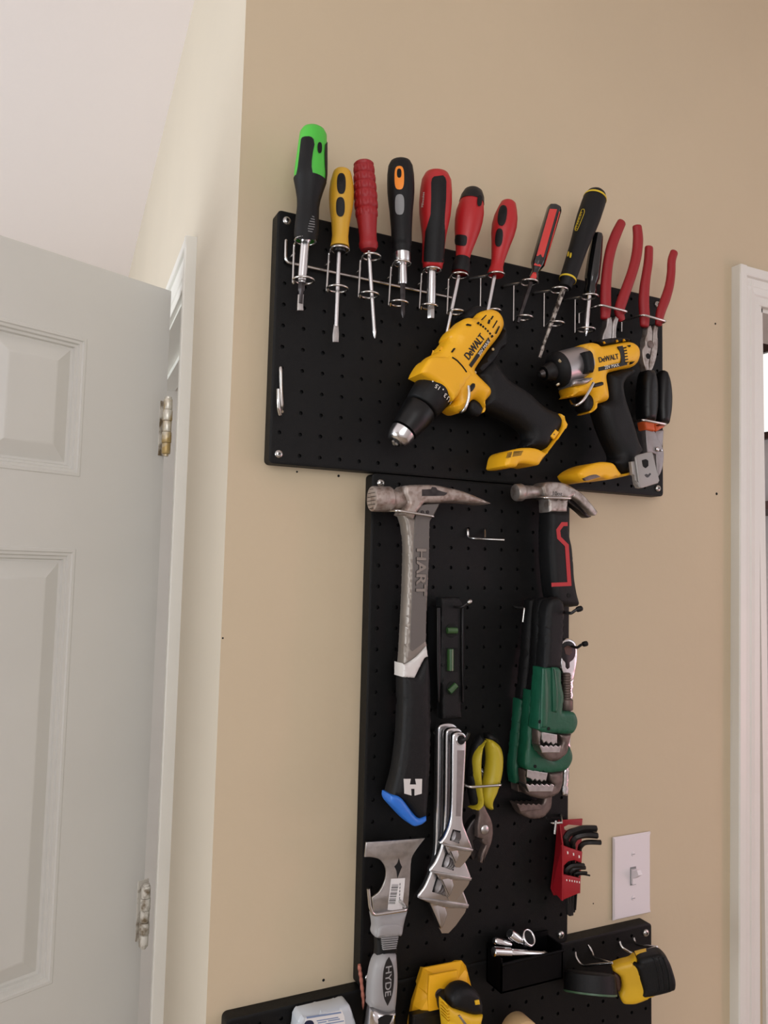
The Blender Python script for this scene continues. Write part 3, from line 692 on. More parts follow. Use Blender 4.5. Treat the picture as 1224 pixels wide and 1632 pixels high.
for (fn, x, y, h, x2, y2, h2, bx, by), lb in zip(hold, hl):
    P = at(*fn(bx, by), 0); o = thing('ring_holder', lb, 'holder', P, 'single screwdriver holders')
    a = at(*fn(x, y), DS); r1 = h/4.08*mpp(a); b = at(*fn(x2, y2), DS); r2 = h2/4.08*mpp(b)
    obj('ring', ringmb(a, r1), WZ, o, 60); obj('ring', ringmb(b, r2), WZ, o, 60)
    e = a+V((-r1*.8, r1*.6, 0)); obj('peg', MB().tube([P+V((0, .003, 0)), P+V((0, -.004, 0)), e+V((0, .004, 0)), e], [.0028, .0028, .0022, .0014], 8), WZ, o, 60)
    s0 = P.lerp(e, .62); s1 = b+V((-r2*.9, r2*.4, 0)); s1b = V((s0.x, s0.y, s1.z-.003))
    obj('link', bend([s0, s1b, s1], .0012, 7, .003), WZ, o, 60)

# ================================================================== pliers at the top right
def handle_tube(root, fn, pts, hw, d, m, name='handle', sq=.75):
    P = [at(*fn(a, b), d) for a, b in pts]; k = 1/(fn(1, 0)[0]-fn(0, 0)[0]); rs = [(hw[i] if isinstance(hw, list) else hw)/k*mpp(p) for i, p in enumerate(P)]
    out = []; ro = []; n = len(P)
    for i in range(n-1):
        p0 = P[max(0, i-1)]; p1 = P[i]; p2 = P[i+1]; p3 = P[min(n-1, i+2)]
        for j in range(4):
            t = j/4; t2 = t*t; t3 = t2*t; out.append(p1*(2*t3-3*t2+1)+(p2-p0)*.5*(t3-2*t2+t)+p2*(-2*t3+3*t2)+(p3-p1)*.5*(t3-t2)); ro.append(rs[i]+(rs[i+1]-rs[i])*t)
    out.append(P[-1]); ro.append(rs[-1]); e0 = (out[0]-out[1]).normalized(); e1 = (out[-1]-out[-2]).normalized()
    out = [out[0]+e0*ro[0]*.30, out[0]+e0*ro[0]*.2]+out+[out[-1]+e1*ro[-1]*.2]; ro = [ro[0]*.6, ro[0]*.9]+ro+[ro[-1]*.7]
    return obj(name, MB().tube(out, ro, 14, flat=(V((0, 1, 0)), sq)), m, root, 60)
def plier_hook(root_label, fn, p0, p1, d, stay=True):
    a = at(*fn(*p0), d); b = at(*fn(*p1), d); o = thing('plier_hook', root_label, 'hook', V((a.x, 0, a.z)), 'wire tool hooks')
    obj('loop', bend([V((a.x, .004, a.z+.004)), a+V((0, 0, .001)), b, V((b.x, .004, b.z+.004))], .0017, 8, .006), WZ, o, 60)
    if stay: obj('backstay', MB().tube([V((a.x, -.0022, a.z+.003)), V((a.x, -.0022, a.z-.012))], .0014, 7), WZ, o, 60)
    return o
t = thing('pliers', 'red-handled pliers, left pair, jaws tucked behind the impact driver', 'pliers', base_of(Cc, 630, 1040, .03), 'red-handled pliers')
handle_tube(t, Cc, [(708, 165), (668, 250), (632, 350), (608, 460), (594, 580), (588, 700), (590, 800), (585, 885)], [36, 42, 43, 42, 43, 45, 44, 38], .034, 'red_dark')
handle_tube(t, Cc, [(825, 195), (832, 290), (820, 410), (790, 530), (748, 650), (712, 750), (690, 830), (712, 895)], [38, 42, 42, 41, 42, 44, 42, 28], .034, 'red_dark')
obj('jaw', MB().slab(Cc, [(600, 880), (628, 872), (636, 915), (632, 1000), (625, 1110), (612, 1140), (560, 1130), (560, 1040), (575, 980), (592, 940)], .027, .040, .002), 'steel', t)
obj('jaw', MB().slab(Cc, [(640, 915), (662, 868), (684, 885), (670, 940), (664, 1000), (668, 1060), (660, 1140), (628, 1150), (634, 1020)], .026, .039, .002), 'steel', t)
plier_hook('wire hook bar across the left red-handled pliers', Cc, (552, 786), (757, 832), .047)
t = thing('needle_nose_pliers', 'red-handled needle-nose pliers with worn steel jaws, at the right edge', 'pliers', base_of(Cc, 910, 1280, .03), 'red-handled pliers')
handle_tube(t, Cc, [(914, 352), (908, 460), (893, 560), (880, 660), (875, 760), (880, 860), (880, 940)], [34, 37, 38, 42, 44, 44, 36], .032, 'red_dark')
handle_tube(t, Cc, [(1102, 388), (1084, 450), (1080, 540), (1066, 640), (1036, 740), (1000, 840), (985, 930)], [32, 34, 35, 37, 40, 38, 28], .032, 'red_dark')
obj('jaw', MB().slab(Cc, [(905, 950), (925, 935), (937, 985), (935, 1050), (925, 1130), (912, 1200), (912, 1275), (888, 1272), (868, 1200), (862, 1120), (884, 1080), (882, 1040), (898, 1000)], .024, .036, .0015, sm=3), 'steel_worn', t)
obj('jaw', MB().slab(Cc, [(943, 985), (953, 935), (980, 950), (974, 1000), (978, 1060), (972, 1140), (955, 1215), (930, 1275), (914, 1276), (918, 1200), (930, 1130), (940, 1050)], .0235, .0355, .0015, sm=3), 'steel_worn', t)
obj('pivot', MB().lathe(Lathe(Cc, [(925, 1070, 1), (925, 1070, 1)], .03), n=4) if False else MB().rings([(at(*Cc(928, 1075), .0355), .0055), (at(*Cc(928, 1075), .037), .0055), (at(*Cc(928, 1075), .0375), .004)], V((0, -1, 0)), n=16), 'steel_brown', t)
obj('cutter_gap', MB().rings([(at(*Cc(908, 1165), .036), .0042), (at(*Cc(908, 1165), .0363), .0042)], V((0, -1, 0)), n=14), 'hole_black', t)
plier_hook('wire hook bar across the needle-nose pliers', Cc, (870, 860), (1048, 905), .045)

# tin snips hanging handles up
t = thing('tin_snips', 'tin snips with black handles up, orange collars and steel blades down', 'snips', base_of(X, 970, 1350, .02))
obj('handle', MB().slab(X, [(875, 200), (950, 205), (985, 330), (990, 600), (965, 765), (845, 745), (832, 600), (840, 350), (858, 240)], .014, .042, .010), 'gloss_black' if False else 'plastic_black', t, 50)
obj('handle', MB().slab(X, [(1060, 205), (1090, 225), (1125, 330), (1143, 480), (1138, 640), (1112, 790), (1015, 775), (1000, 600), (1010, 380), (1035, 240)], .014, .040, .010), 'plastic_black', t, 50)
obj('collar', MB().slab(X, [(848, 760), (962, 775), (968, 858), (955, 870), (866, 850)], .018, .036, .004), 'orange_collar', t)
obj('collar', MB().slab(X, [(975, 778), (1096, 788), (1080, 815), (985, 870), (968, 858)], .018, .034, .004), 'orange_collar', t)
obj('blade', MB().slab(X, [(870, 845), (958, 858), (1000, 930), (1060, 1050), (1070, 1120), (1060, 1240), (1030, 1330), (1005, 1360), (990, 1250), (985, 1120), (940, 1100), (888, 1095)], .022, .032, .0015, sm=3), 'steel_grey', t)
obj('blade', MB().slab(X, [(975, 862), (1068, 852), (1062, 960), (1050, 1040), (985, 1130), (960, 1220), (930, 1230), (915, 1120), (960, 1000)], .016, .027, .0015, sm=3), 'steel_grey', t)
for x, y, r in ((993, 1062, 26), (1032, 1075, 12)):
    P = at(*X(x, y), .032); q = r/6.8*mpp(P); obj('pivot_bolt', MB().rings([(P, q), (P+V((0, -.0025, 0)), q), (P+V((0, -.0038, 0)), q*.6)], V((0, -1, 0)), n=18), 'chrome_satin', t, 50)
plier_hook('wire hook bar across the black-handled tin snips', X, (848, 750), (1113, 792), .052)
# lone peg tip seen left of the snips

# ================================================================== drill
t = thing('cordless_drill', 'yellow and black cordless drill pointing down left, no battery', 'drill', base_of(D, 600, 700, .03), 'cordless power tools')
L = Lathe(Mm, [(520, 770, 178), (505, 790, 190), (488, 812, 192), (425, 905, 180), (370, 980, 168), (362, 990, 156), (352, 1003, 156), (345, 1013, 164), (270, 1105, 148), (200, 1198, 128), (188, 1213, 122), (150, 1265, 112), (128, 1295, 94), (119, 1307, 62)], .043)
hs = MB().slab(Mm, [(335, 690), (345, 660), (366, 640), (360, 612), (440, 512), (515, 468), (605, 350), (597, 335), (612, 300), (640, 262), (690, 222), (735, 178), (780, 157), (850, 160), (888, 112), (940, 87), (1000, 80), (1060, 110), (1098, 170), (1108, 240), (1080, 312), (1040, 372), (960, 472), (848, 638), (845, 668), (975, 800), (992, 850), (982, 890), (938, 942), (948, 1000), (936, 1035), (905, 1045), (922, 1000), (888, 948), (840, 917), (798, 945), (768, 992), (728, 1030), (682, 1042), (632, 1012), (608, 985), (650, 930), (600, 850), (520, 770), (430, 715)], .018, .068, .018, ref=.052, steps=5, ang=62)
house = obj('housing', hs, 'tool_yellow', t, 50)
obj('clip_hook', MB().slab(Mm, [(515, 468), (530, 440), (546, 418), (540, 450), (528, 475)], .035, .055, .002), 'tool_yellow', house)
gl = obj('gear_shoulder', MB().slab(Mm, [(350, 672), (372, 620), (450, 520), (600, 515), (640, 470), (800, 640), (840, 680), (700, 880), (655, 925), (600, 845), (510, 760), (430, 712)], .03, .0695, .006, ref=.066, steps=4), 'tool_yellow', t, 50)
obj('clutch_ring', MB().lathe(L, 0, 6, 0, 40, lambda a, q: 1+(.012*math.cos(24*a) if q > 2 else 0)), 'rubber_black', t, 50)
ch = obj('chuck', MB().lathe(L, 6, 10, 0, 40), 'plastic_black', t, 50)
obj('chuck_nose', MB().lathe(L, 10, None, 0, 40), 'chrome_satin', ch, 50)
Pn = L.P[-1]; obj('chuck_bore', MB().rings([(Pn-L.w*.001, L.r[-1]*.95), (Pn+L.w*.0012, L.r[-1]*.95), (Pn+L.w*.0012, L.r[-1]*.72)], L.w, n=24), 'plastic_black', ch)
for k in range(3):
    a = k*2*PI/3+.4; e1 = L.w.orthogonal().normalized(); e2 = L.w.cross(e1); o_ = Pn+(e1*math.cos(a)+e2*math.sin(a))*L.r[-1]*.33
    obj('chuck_jaw', MB().rings([(o_-L.w*.001, .0024), (o_+L.w*.003, .0022), (o_+L.w*.0036, .001)], L.w, n=8), 'steel', ch)
for s_, x0, y0, x1, y1 in (('15', 497, 770, 535, 795), ('13', 580, 850, 612, 884), ('11', 622, 900, 642, 925)):
    P0 = L.surf(*Mm(x1, y1), .0006); P1 = L.surf(*Mm(x0, y0), .0006); nn = (P0-(L.o+L.w*(P0-L.o).dot(L.w))).normalized(); r_ = (P1-P0); u_ = nn.cross(r_)
    text('clutch_number', s_, P0, r_, u_, r_.length, .0052, 'white_print', t, bold=.008, ext=.0006)
for x, y in ((465, 745), (562, 820), (622, 893)):
    obj('clutch_dot', MB().conform(L.surf, erows(Mm, x, y, 7, 7, 0, 6, 2), .0012, 4), 'white_print', t, 0)
obj('motor_cap', MB().slab(Mm, [(735, 140), (790, 75), (860, 48), (930, 62), (960, 90), (900, 150), (850, 200), (770, 200)], .010, .048, .012, ref=.036), 'rubber_black', t, 50)
obj('rear_grip', MB().slab(Mm, [(1060, 110), (1120, 200), (1140, 320), (1135, 420), (1080, 470), (1050, 540), (900, 700), (830, 640), (1000, 420), (1095, 260)], .016, .062, .014, ref=.05), 'rubber_black', t, 50)
obj('handle', MB().slab(D, [(600, 490), (650, 430), (700, 400), (735, 440), (800, 520), (920, 598), (1000, 672), (1060, 706), (1112, 728), (1135, 775), (1125, 800), (1025, 952), (960, 940), (900, 935), (880, 930), (922, 880), (905, 835), (840, 782), (740, 732), (680, 705), (640, 690), (640, 600)], .022, .062, .016, ref=.048, steps=5), 'rubber_black', t, 55)
obj('battery_shoe', MB().slab(D, [(1115, 723), (1140, 738), (1145, 765), (1160, 792), (1150, 818), (985, 1035), (960, 1040), (900, 1030), (858, 1032), (845, 1050), (790, 1052), (775, 1042), (790, 975), (812, 950), (880, 934), (960, 936), (1022, 962), (1042, 940), (1122, 828), (1132, 792)], .016, .066, .006, ref=.06, sm=3), 'tool_yellow', t, 40)
bd = obj('badge', MB().slab(D, [(1060, 862), (1090, 820), (1112, 838), (1082, 880)], .058, .0625, .001, sm=1), 'tool_yellow', t)
obj('badge_dot', MB().slab(D, [(1081, 846), (1087, 846), (1087, 854), (1081, 854)], .0625, .0629, .0001, sm=2), 'black_print', bd, 0)
tx = obj('safety_print', MB(), 'black_print', t, 0) if False else None
for k in range(5):
    a = at(*D(815, 960+k*6), .0664); obj('print_line', MB().slab(D, [(800-k*2, 962+k*7), (828-k*2, 956+k*7), (827-k*2, 960+k*7), (799-k*2, 966+k*7)], .0655, .0663, .0001, sm=1), 'black_print', t, 0)
    obj('print_line', MB().slab(D, [(838-k*2, 954+k*7), (895-k*3, 950+k*6), (894-k*3, 953+k*6), (837-k*2, 958+k*7)], .0655, .0663, .0001, sm=1), 'black_print', t, 0)
obj('trigger', MB().slab(Mm, [(800, 935), (840, 915), (890, 945), (924, 1000), (908, 1045), (880, 1072), (832, 1056), (790, 1000)], .030, .056, .006), 'rubber_black', t, 50)
obj('direction_button', MB().slab(Mm, [(815, 790), (840, 760), (862, 765), (862, 795), (835, 835), (810, 838), (805, 815)], .060, .0705, .002, ref=.07), 'plastic_black', t)
dl = .0682
for q in ([(920, 168), (962, 126), (966, 132), (930, 172)], [(1003, 165), (1024, 134), (1032, 140), (1012, 172)], [(1018, 245), (1060, 176), (1068, 184), (1028, 250)], [(1050, 296), (1084, 228), (1088, 240), (1060, 300)], [(975, 205), (990, 168), (1003, 176), (992, 212)]):
    obj('vent_slot', MB().slab(Mm, q, .066, dl+.0002, .0001, sm=1), 'hole_black', t, 0)
for k in range(7):
    f = k/6; x = 893+f*128; y = 205+f*122+(f-f*f)*-30
    obj('vent_slot', MB().slab(Mm, [(x-12, y-4), (x-2, y-16), (x+10, y-2), (x, y+10)], .066, dl+.0003, .0001, sm=1), 'hole_black', t, 0)
obj('seam', MB().tube([at(*Mm(x, y), .0693) for x, y in ((645, 522), (690, 552), (735, 600), (765, 640), (778, 660))], .0011, 6), 'hole_black', t, 60)
obj('seam', MB().slab(Mm, [(640, 468), (664, 434), (678, 438), (650, 474)], .066, dl+.0003, .0002, sm=1), 'hole_black', t, 0)
obj('seam', MB().slab(Mm, [(788, 208), (825, 218), (822, 230), (792, 220)], .060, .0675, .0002, sm=1), 'hole_black', t, 0)
text_px('lettering', 'DeWALT', Mm, (802, 550), (952, 345), (755, 495), dl, 'black_print', t, bold=.012, heavy=.045)
obj('label_band', MB().slab(Mm, [(802, 592), (826, 616), (1000, 372), (984, 336)], .067, dl+.0003, .0001, sm=1), 'black_print', t, 0)
text_px('lettering', '20V MAX', Mm, (902, 508), (996, 378), (880, 490), dl+.0004, 'white_print', t, bold=.008)
for x, y in ((1022, 448), (856, 664)):
    P = at(*Mm(x, y), .061); obj('screw', MB().rings([(P, .0018), (P+V((0, -.001, 0)), .0018)], V((0, -1, 0)), n=10), 'brass', t)
h = thing('tool_hook', 'curved wire hook carrying the drill at its trigger guard', 'hook', at(*Mm(760, 930), 0), 'wire tool hooks')
obj('wire', wire(px3(Mm, (700, 900, -.003), (708, 910, .02), (725, 1030, .066), (760, 1005, .073), (790, 930, .076), (802, 855, .077), (796, 786, .076)), .0019), WZ, h, 60)

# ================================================================== impact driver
t = thing('impact_driver', 'yellow, silver and black impact driver with a grey belt hook', 'drill', base_of(X, 600, 1300, .03), 'cordless power tools')
obj('housing', MB().slab(N, [(525, 128), (620, 108), (680, 118), (722, 146), (830, 130), (960, 106), (1040, 100), (1100, 130), (1135, 190), (1141, 260), (1122, 330), (1080, 370), (1000, 390), (880, 416), (812, 437), (786, 470), (780, 510), (795, 600), (806, 690), (795, 742), (690, 776), (680, 830), (640, 866), (588, 872), (626, 830), (641, 780), (634, 720), (600, 668), (430, 690), (388, 692), (428, 655), (400, 590), (520, 520), (560, 320)], .018, .066, .016, ref=.054, steps=5, ang=62), 'tool_yellow', t, 50)
L = Lathe(N, [(545, 330, 172), (520, 337, 182), (480, 350, 190), (400, 374, 192), (282, 409, 192), (280, 410, 197), (255, 417, 192), (232, 423, 172), (216, 428, 142), (208, 430, 112), (206, 431, 106), (180, 434, 104), (156, 438, 90), (112, 446, 76), (102, 448, 50), (80, 454, 40), (66, 457, 30)], .044)
obj('nose_housing', MB().lathe(L, 0, 5, 0, 40), 'silver_cast', t, 50)
obj('nose_bumper', MB().lathe(L, 5, 10, 0, 40), 'rubber_black', t, 50)
c = obj('bit_collar', MB().lathe(L, 10, 14, 0, 32), 'plastic_black', t, 50); obj('bit_socket', MB().lathe(L, 14, None, 0, 24), 'steel_dark', c, 50)
P = L.P[-1]; obj('socket_hole', MB().rings([(P, L.r[-1]*.6), (P+L.w*.0006, L.r[-1]*.6)], L.w, n=6), 'hole_black', c, 0)
obj('nose_flare', MB().slab(N, [(400, 585), (420, 520), (520, 500), (640, 480), (625, 522), (560, 565), (470, 572)], .03, .066, .006), 'silver_cast', t, 50)
obj('side_pad', MB().slab(N, [(552, 208), (612, 194), (640, 230), (654, 300), (660, 385), (648, 430), (592, 432), (578, 330)], .055, .076, .004, ref=.073), 'rubber_black', t, 50)
obj('top_strip', MB().slab(N, [(640, 100), (700, 85), (860, 62), (990, 68), (1060, 98), (960, 112), (830, 136), (720, 152), (680, 122)], .022, .060, .008, ref=.05), 'rubber_black', t, 50)
for x in (765, 905, 980): obj('tick', MB().slab(N, [(x, 96-(x-765)*.12), (x+5, 94-(x-765)*.12), (x+20, 116-(x-765)*.12), (x+15, 118-(x-765)*.12)], .056, .0603, .0002, sm=1), 'tool_yellow', t, 0)
for x, y in ((293, 305), (268, 565)):
    P = L.surf(*N(x, y), .0); nn = (P-(L.o+L.w*(P-L.o).dot(L.w))).normalized(); obj('screw', MB().rings([(P-nn*.001, .0028), (P+nn*.0008, .0024)], nn, n=10), 'brass', t)
obj('handle', MB().slab(X, [(440, 250), (462, 520), (345, 578), (370, 690), (410, 820), (470, 970), (530, 1100), (540, 1150), (490, 1205), (560, 1290), (600, 1330), (722, 1310), (745, 1180), (830, 1080), (780, 990), (740, 850), (690, 690), (640, 540), (615, 400), (640, 325), (740, 240), (752, 195), (600, 200)], .022, .062, .016, ref=.048, steps=5, ang=62), 'rubber_black', t, 55)
obj('battery_shoe', MB().slab(X, [(128, 1322), (165, 1285), (230, 1245), (340, 1206), (425, 1200), (512, 1216), (560, 1282), (602, 1336), (735, 1308), (742, 1332), (500, 1386), (450, 1391), (405, 1372), (370, 1380), (240, 1416), (198, 1408), (150, 1368)], .014, .064, .006, ref=.058, sm=3), 'tool_yellow', t, 40)
obj('shoe_recess', MB().slab(X, [(205, 1375), (270, 1345), (340, 1335), (390, 1360), (330, 1378), (235, 1402)], .060, .0645, .0003), 'steel_brown', t)
obj('trigger', MB().slab(N, [(545, 690), (600, 665), (636, 720), (641, 800), (602, 862), (560, 852), (540, 800)], .030, .056, .006), 'rubber_black', t, 50)
obj('direction_button', MB().slab(N, [(650, 555), (740, 532), (762, 540), (762, 565), (740, 575), (668, 592), (650, 585)], .056, .068, .002, ref=.067), 'plastic_black', t)
dl = .0662
text_px('lettering', 'DeWALT', N, (718, 326), (928, 284), (708, 268), dl, 'black_print', t, bold=.012, heavy=.045)
obj('label_band', MB().slab(N, [(709, 376), (950, 326), (1015, 320), (1020, 348), (950, 366), (709, 419)], .065, dl+.0003, .0001, sm=1), 'black_print', t, 0)
text_px('lettering', '20V MAX', N, (776, 398), (932, 366), (772, 360), dl+.0004, 'white_print', t, bold=.008)
obj('vent_band', MB().slab(N, [(918, 150), (968, 142), (985, 200), (992, 260), (1000, 352), (955, 362), (950, 280), (940, 210)], .064, dl+.0004, .0001, sm=2), 'black_print', t, 0)
for k in range(6):
    y = 160+k*32; obj('vent_slot', MB().slab(N, [(975+k*4, y), (1008+k*5, y-6), (1012+k*4, y+5), (978+k*4, y+12)], .0645, dl+.0004, .0001, sm=1), 'hole_black', t, 0)
for q in ([(1025, 138), (1050, 135), (1055, 150), (1040, 158)], [(1048, 190), (1095, 186), (1092, 204), (1075, 214)], [(1060, 255), (1115, 245), (1100, 262), (1070, 272)], [(1055, 318), (1100, 312), (1070, 340)]):
    obj('vent_slot', MB().slab(N, q, .060, .0655, .0001, ref=.065, sm=1), 'hole_black', t, 0)
bh = obj('belt_hook', MB().slab(X, [(780, 1125), (930, 1085), (950, 1102), (1022, 1400), (1006, 1430), (835, 1482), (808, 1478), (760, 1150)], .074, .077, .0012, sm=4, ang=30), 'bracket_grey', t)
obj('hook_flange', MB().slab(X, [(718, 1195), (760, 1190), (800, 1470), (770, 1440), (755, 1350), (735, 1335), (730, 1290)], .068, .0745, .001, sm=2), 'bracket_grey', bh)
obj('hook_foot', MB().slab(X, [(770, 1400), (835, 1450), (835, 1482), (800, 1476)], .068, .076, .001, sm=2), 'bracket_grey', bh)
obj('hook_hole', MB().slab(X, [(838, 1180), (880, 1168), (906, 1185), (908, 1240), (880, 1265), (850, 1245)], .0765, .0774, .0001, sm=2), 'hole_black', bh, 0)
obj('hook_hole', MB().slab(X, [(868, 1340), (885, 1328), (905, 1340), (925, 1318), (938, 1330), (905, 1366), (885, 1362)], .0765, .0774, .0001, sm=2), 'steel_dark', bh, 0)
h = thing('tool_hook', 'curved wire hook carrying the impact driver at its trigger guard', 'hook', at(*N(500, 700), 0), 'wire tool hooks')
obj('wire', wire(px3(N, (380, 700, -.003), (385, 720, .02), (430, 790, .060), (485, 780, .068), (545, 728, .072), (605, 635, .073), (652, 546, .072)), .0019), WZ, h, 60)

# ================================================================== framing hammer
t = thing('framing_hammer', 'large grey steel framing hammer with black grip and blue end', 'hammer', base_of(I, 450, 1375, .03), 'hammers')
L = Lathe(Fc, [(150, 256, 80), (153, 256, 92), (160, 256, 95), (200, 257, 96), (278, 259, 95), (290, 260, 88), (300, 262, 76), (345, 262, 70), (400, 262, 66)], .036)
obj('striking_face', MB().lathe(L, n=36), 'hammer_head', t, 40)
fp = at(*Fc(150, 256), .036)
for k in range(6):
    z = (k-2.5)*.0045; obj('face_groove', MB().tube([L.P[0]-L.w*.0003+V((0, -math.sqrt(max(0, L.r[0]**2-z*z))*.9, z)), L.P[0]-L.w*.0003+V((0, math.sqrt(max(0, L.r[0]**2-z*z))*.9, z))], .0004, 5), 'steel_dark', t, 0)
obj('head', MB().slab(Fc, [(385, 188), (402, 157), (560, 152), (640, 158), (800, 193), (920, 238), (1036, 291), (1000, 297), (880, 286), (740, 279), (640, 286), (540, 288), (512, 320), (472, 372), (455, 410), (380, 372), (400, 320), (412, 285), (388, 230)], .020, .052, .005, ref=.047), 'hammer_head', t, 45)
obj('nail_slot', MB().slab(Fc, [(525, 187), (590, 183), (600, 168), (630, 172), (640, 190), (715, 212), (690, 233), (525, 236)], .051, .0524, .0002, sm=2), 'steel_dark', t, 0)
obj('shaft', MB().slab(Fc, [(378, 372), (455, 400), (530, 300), (655, 290), (602, 392), (582, 420), (576, 700), (560, 1000), (553, 1320), (556, 1350), (480, 1432), (395, 1488), (383, 1480), (398, 1200), (412, 900), (418, 600), (402, 450)], .024, .046, .004, ref=.042, sm=4), 'hammer_grey', t, 45)
obj('shaft_panel', MB().slab(Fc, [(528, 304), (650, 294), (598, 396), (580, 430), (574, 700), (556, 1000), (552, 1315), (455, 1388), (437, 1372), (450, 1000), (464, 600), (474, 400), (505, 335)], .0445, .0466, .0003, sm=3), 'hammer_panel', t, 0)
text_px('lettering_border', 'HART', Fc, (481, 624), (475, 979), (559, 626), .0466, 'steel_dark', t, bold=.045, ext=.0003)  # bolder dark backing that gives the letters their outline
text_px('lettering', 'HART', Fc, (484, 628), (478, 975), (556, 630), 0.0468, 'hammer_grey', t, heavy=.03, bold=.012, ext=.0008)
for x in (528, 566): P = at(*Fc(x, 355), .0467); obj('rivet', MB().rings([(P, .0022), (P+V((0, -.0008, 0)), .002)], V((0, -1, 0)), n=10), 'steel_dark', t)
obj('collar', MB().slab(Fc, [(380, 1478), (398, 1486), (480, 1432), (556, 1348), (567, 1430), (545, 1437), (466, 1586), (420, 1586), (380, 1580)], .022, .049, .003, sm=2), 'white_plastic', t, 40)
obj('grip', MB().slab(I, [(378, 255), (465, 262), (540, 125), (566, 118), (580, 300), (586, 700), (576, 1000), (552, 1308), (480, 1335), (370, 1190), (290, 1152), (335, 985), (368, 750), (380, 500)], .018, .050, .009, ref=.042), 'rubber_black', t, 50)
obj('end_cap', MB().slab(I, [(288, 1150), (330, 1150), (375, 1180), (485, 1315), (550, 1302), (551, 1340), (510, 1370), (450, 1376), (300, 1222), (285, 1185)], .020, .0505, .005, ref=.045), 'blue_plastic', t, 50)
obj('logo', MB().slab(I, [(390, 1032), (442, 1032), (434, 1074), (482, 1074), (474, 1032), (526, 1032), (523, 1142), (470, 1156), (470, 1106), (444, 1106), (447, 1156), (394, 1141)], .0495, .0505, .0001, sm=1), 'white_plastic', t, 0)
plier_hook('wire hook bar under the head of the framing hammer', Fc, (340, 350), (622, 389), .056, False)
P = at(*Fc(348, 355), .05); 

# ================================================================== claw hammer
t = thing('claw_hammer', 'small claw hammer with black grip and red outline stripe', 'hammer', base_of(G, 640, 1385, .03), 'hammers')
L = Lathe(G, [(124, 276, 60), (128, 277, 78), (138, 277, 85), (185, 279, 86), (196, 279, 80), (215, 280, 68), (330, 283, 60), (360, 268, 52), (420, 262, 54)], .036)
obj('striking_face', MB().lathe(L, n=32), 'steel_worn', t, 40)
obj('head', MB().slab(G, [(385, 222), (420, 176), (500, 172), (580, 180), (640, 202), (720, 250), (720, 300), (650, 330), (638, 342), (448, 338), (405, 300)], .021, .050, .004, ref=.046), 'steel_worn', t, 45)
Pa = Plane((0, 0, 0), (1, 0, 0), (0, 0, 1))
obj('claw', MB().slab(G, [(690, 232), (770, 280), (860, 380), (926, 462), (914, 492), (890, 500), (832, 440), (740, 350), (690, 320)], .038, .050, .002, ref=.048), 'steel_worn', t, 40)
obj('claw', MB().slab(G, [(640, 316), (700, 318), (790, 385), (840, 440), (866, 512), (822, 520), (740, 448), (640, 372)], .020, .033, .002, ref=.031), 'steel_dark', t, 40)
obj('collar', MB().slab(G, [(448, 335), (637, 338), (626, 465), (455, 465)], .023, .048, .003, sm=2), 'steel_worn', t, 40)
obj('grip', MB().slab(G, [(458, 458), (628, 458), (640, 480), (641, 640), (650, 720), (668, 800), (684, 960), (692, 1100), (716, 1250), (742, 1352), (730, 1382), (640, 1388), (520, 1345), (480, 1200), (455, 900), (450, 650)], .016, .049, .008, ref=.042), 'rubber_black', t, 50)
rd = [(640, 582), (590, 582), (548, 640), (556, 715), (632, 790), (657, 1166), (482, 1173)]
def ribbon(fn, pts, w, d, th=.0006):
    mb = MB(); q = [V(p) for p in pts]; l = []; r = []
    for i, p in enumerate(q):
        a = (q[i]-q[i-1]).normalized() if i else None; b = (q[i+1]-q[i]).normalized() if i < len(q)-1 else None
        n1 = V((-(a or b).y, (a or b).x)); n2 = V((-(b or a).y, (b or a).x)); m = (n1+n2).normalized(); k = w/2/max(.5, m.dot(n1)); l.append(p+m*k); r.append(p-m*k)
    vs = []
    for dd in (d, d+th): vs += [at(*fn(*p), dd) for p in l]+[at(*fn(*p), dd) for p in r]
    n = len(q); fs = []
    for i in range(n-1): fs += [(2*n+i, 2*n+i+1, 3*n+i+1, 3*n+i), (i, 2*n+i, 2*n+i+1, i+1)[::-1], (n+i, n+i+1, 3*n+i+1, 3*n+i)[::-1]]
    return mb.add(vs, fs)
obj('grip_stripe', ribbon(G, rd, 38, .0488), 'red_plastic', t, 0)
P = at(*G(650, 1278), .049); obj('lanyard_hole', MB().rings([(P, .003), (P+V((0, -.0006, 0)), .003)], V((0, -1, 0)), n=14), 'hole_black', t, 0)
text_px('lettering', '10oz', G, (498, 302), (588, 304), (500, 264), .0502, 'black_print', t)
plier_hook('wire hook bar under the head of the claw hammer', G, (425, 332), (684, 330), .056, False)

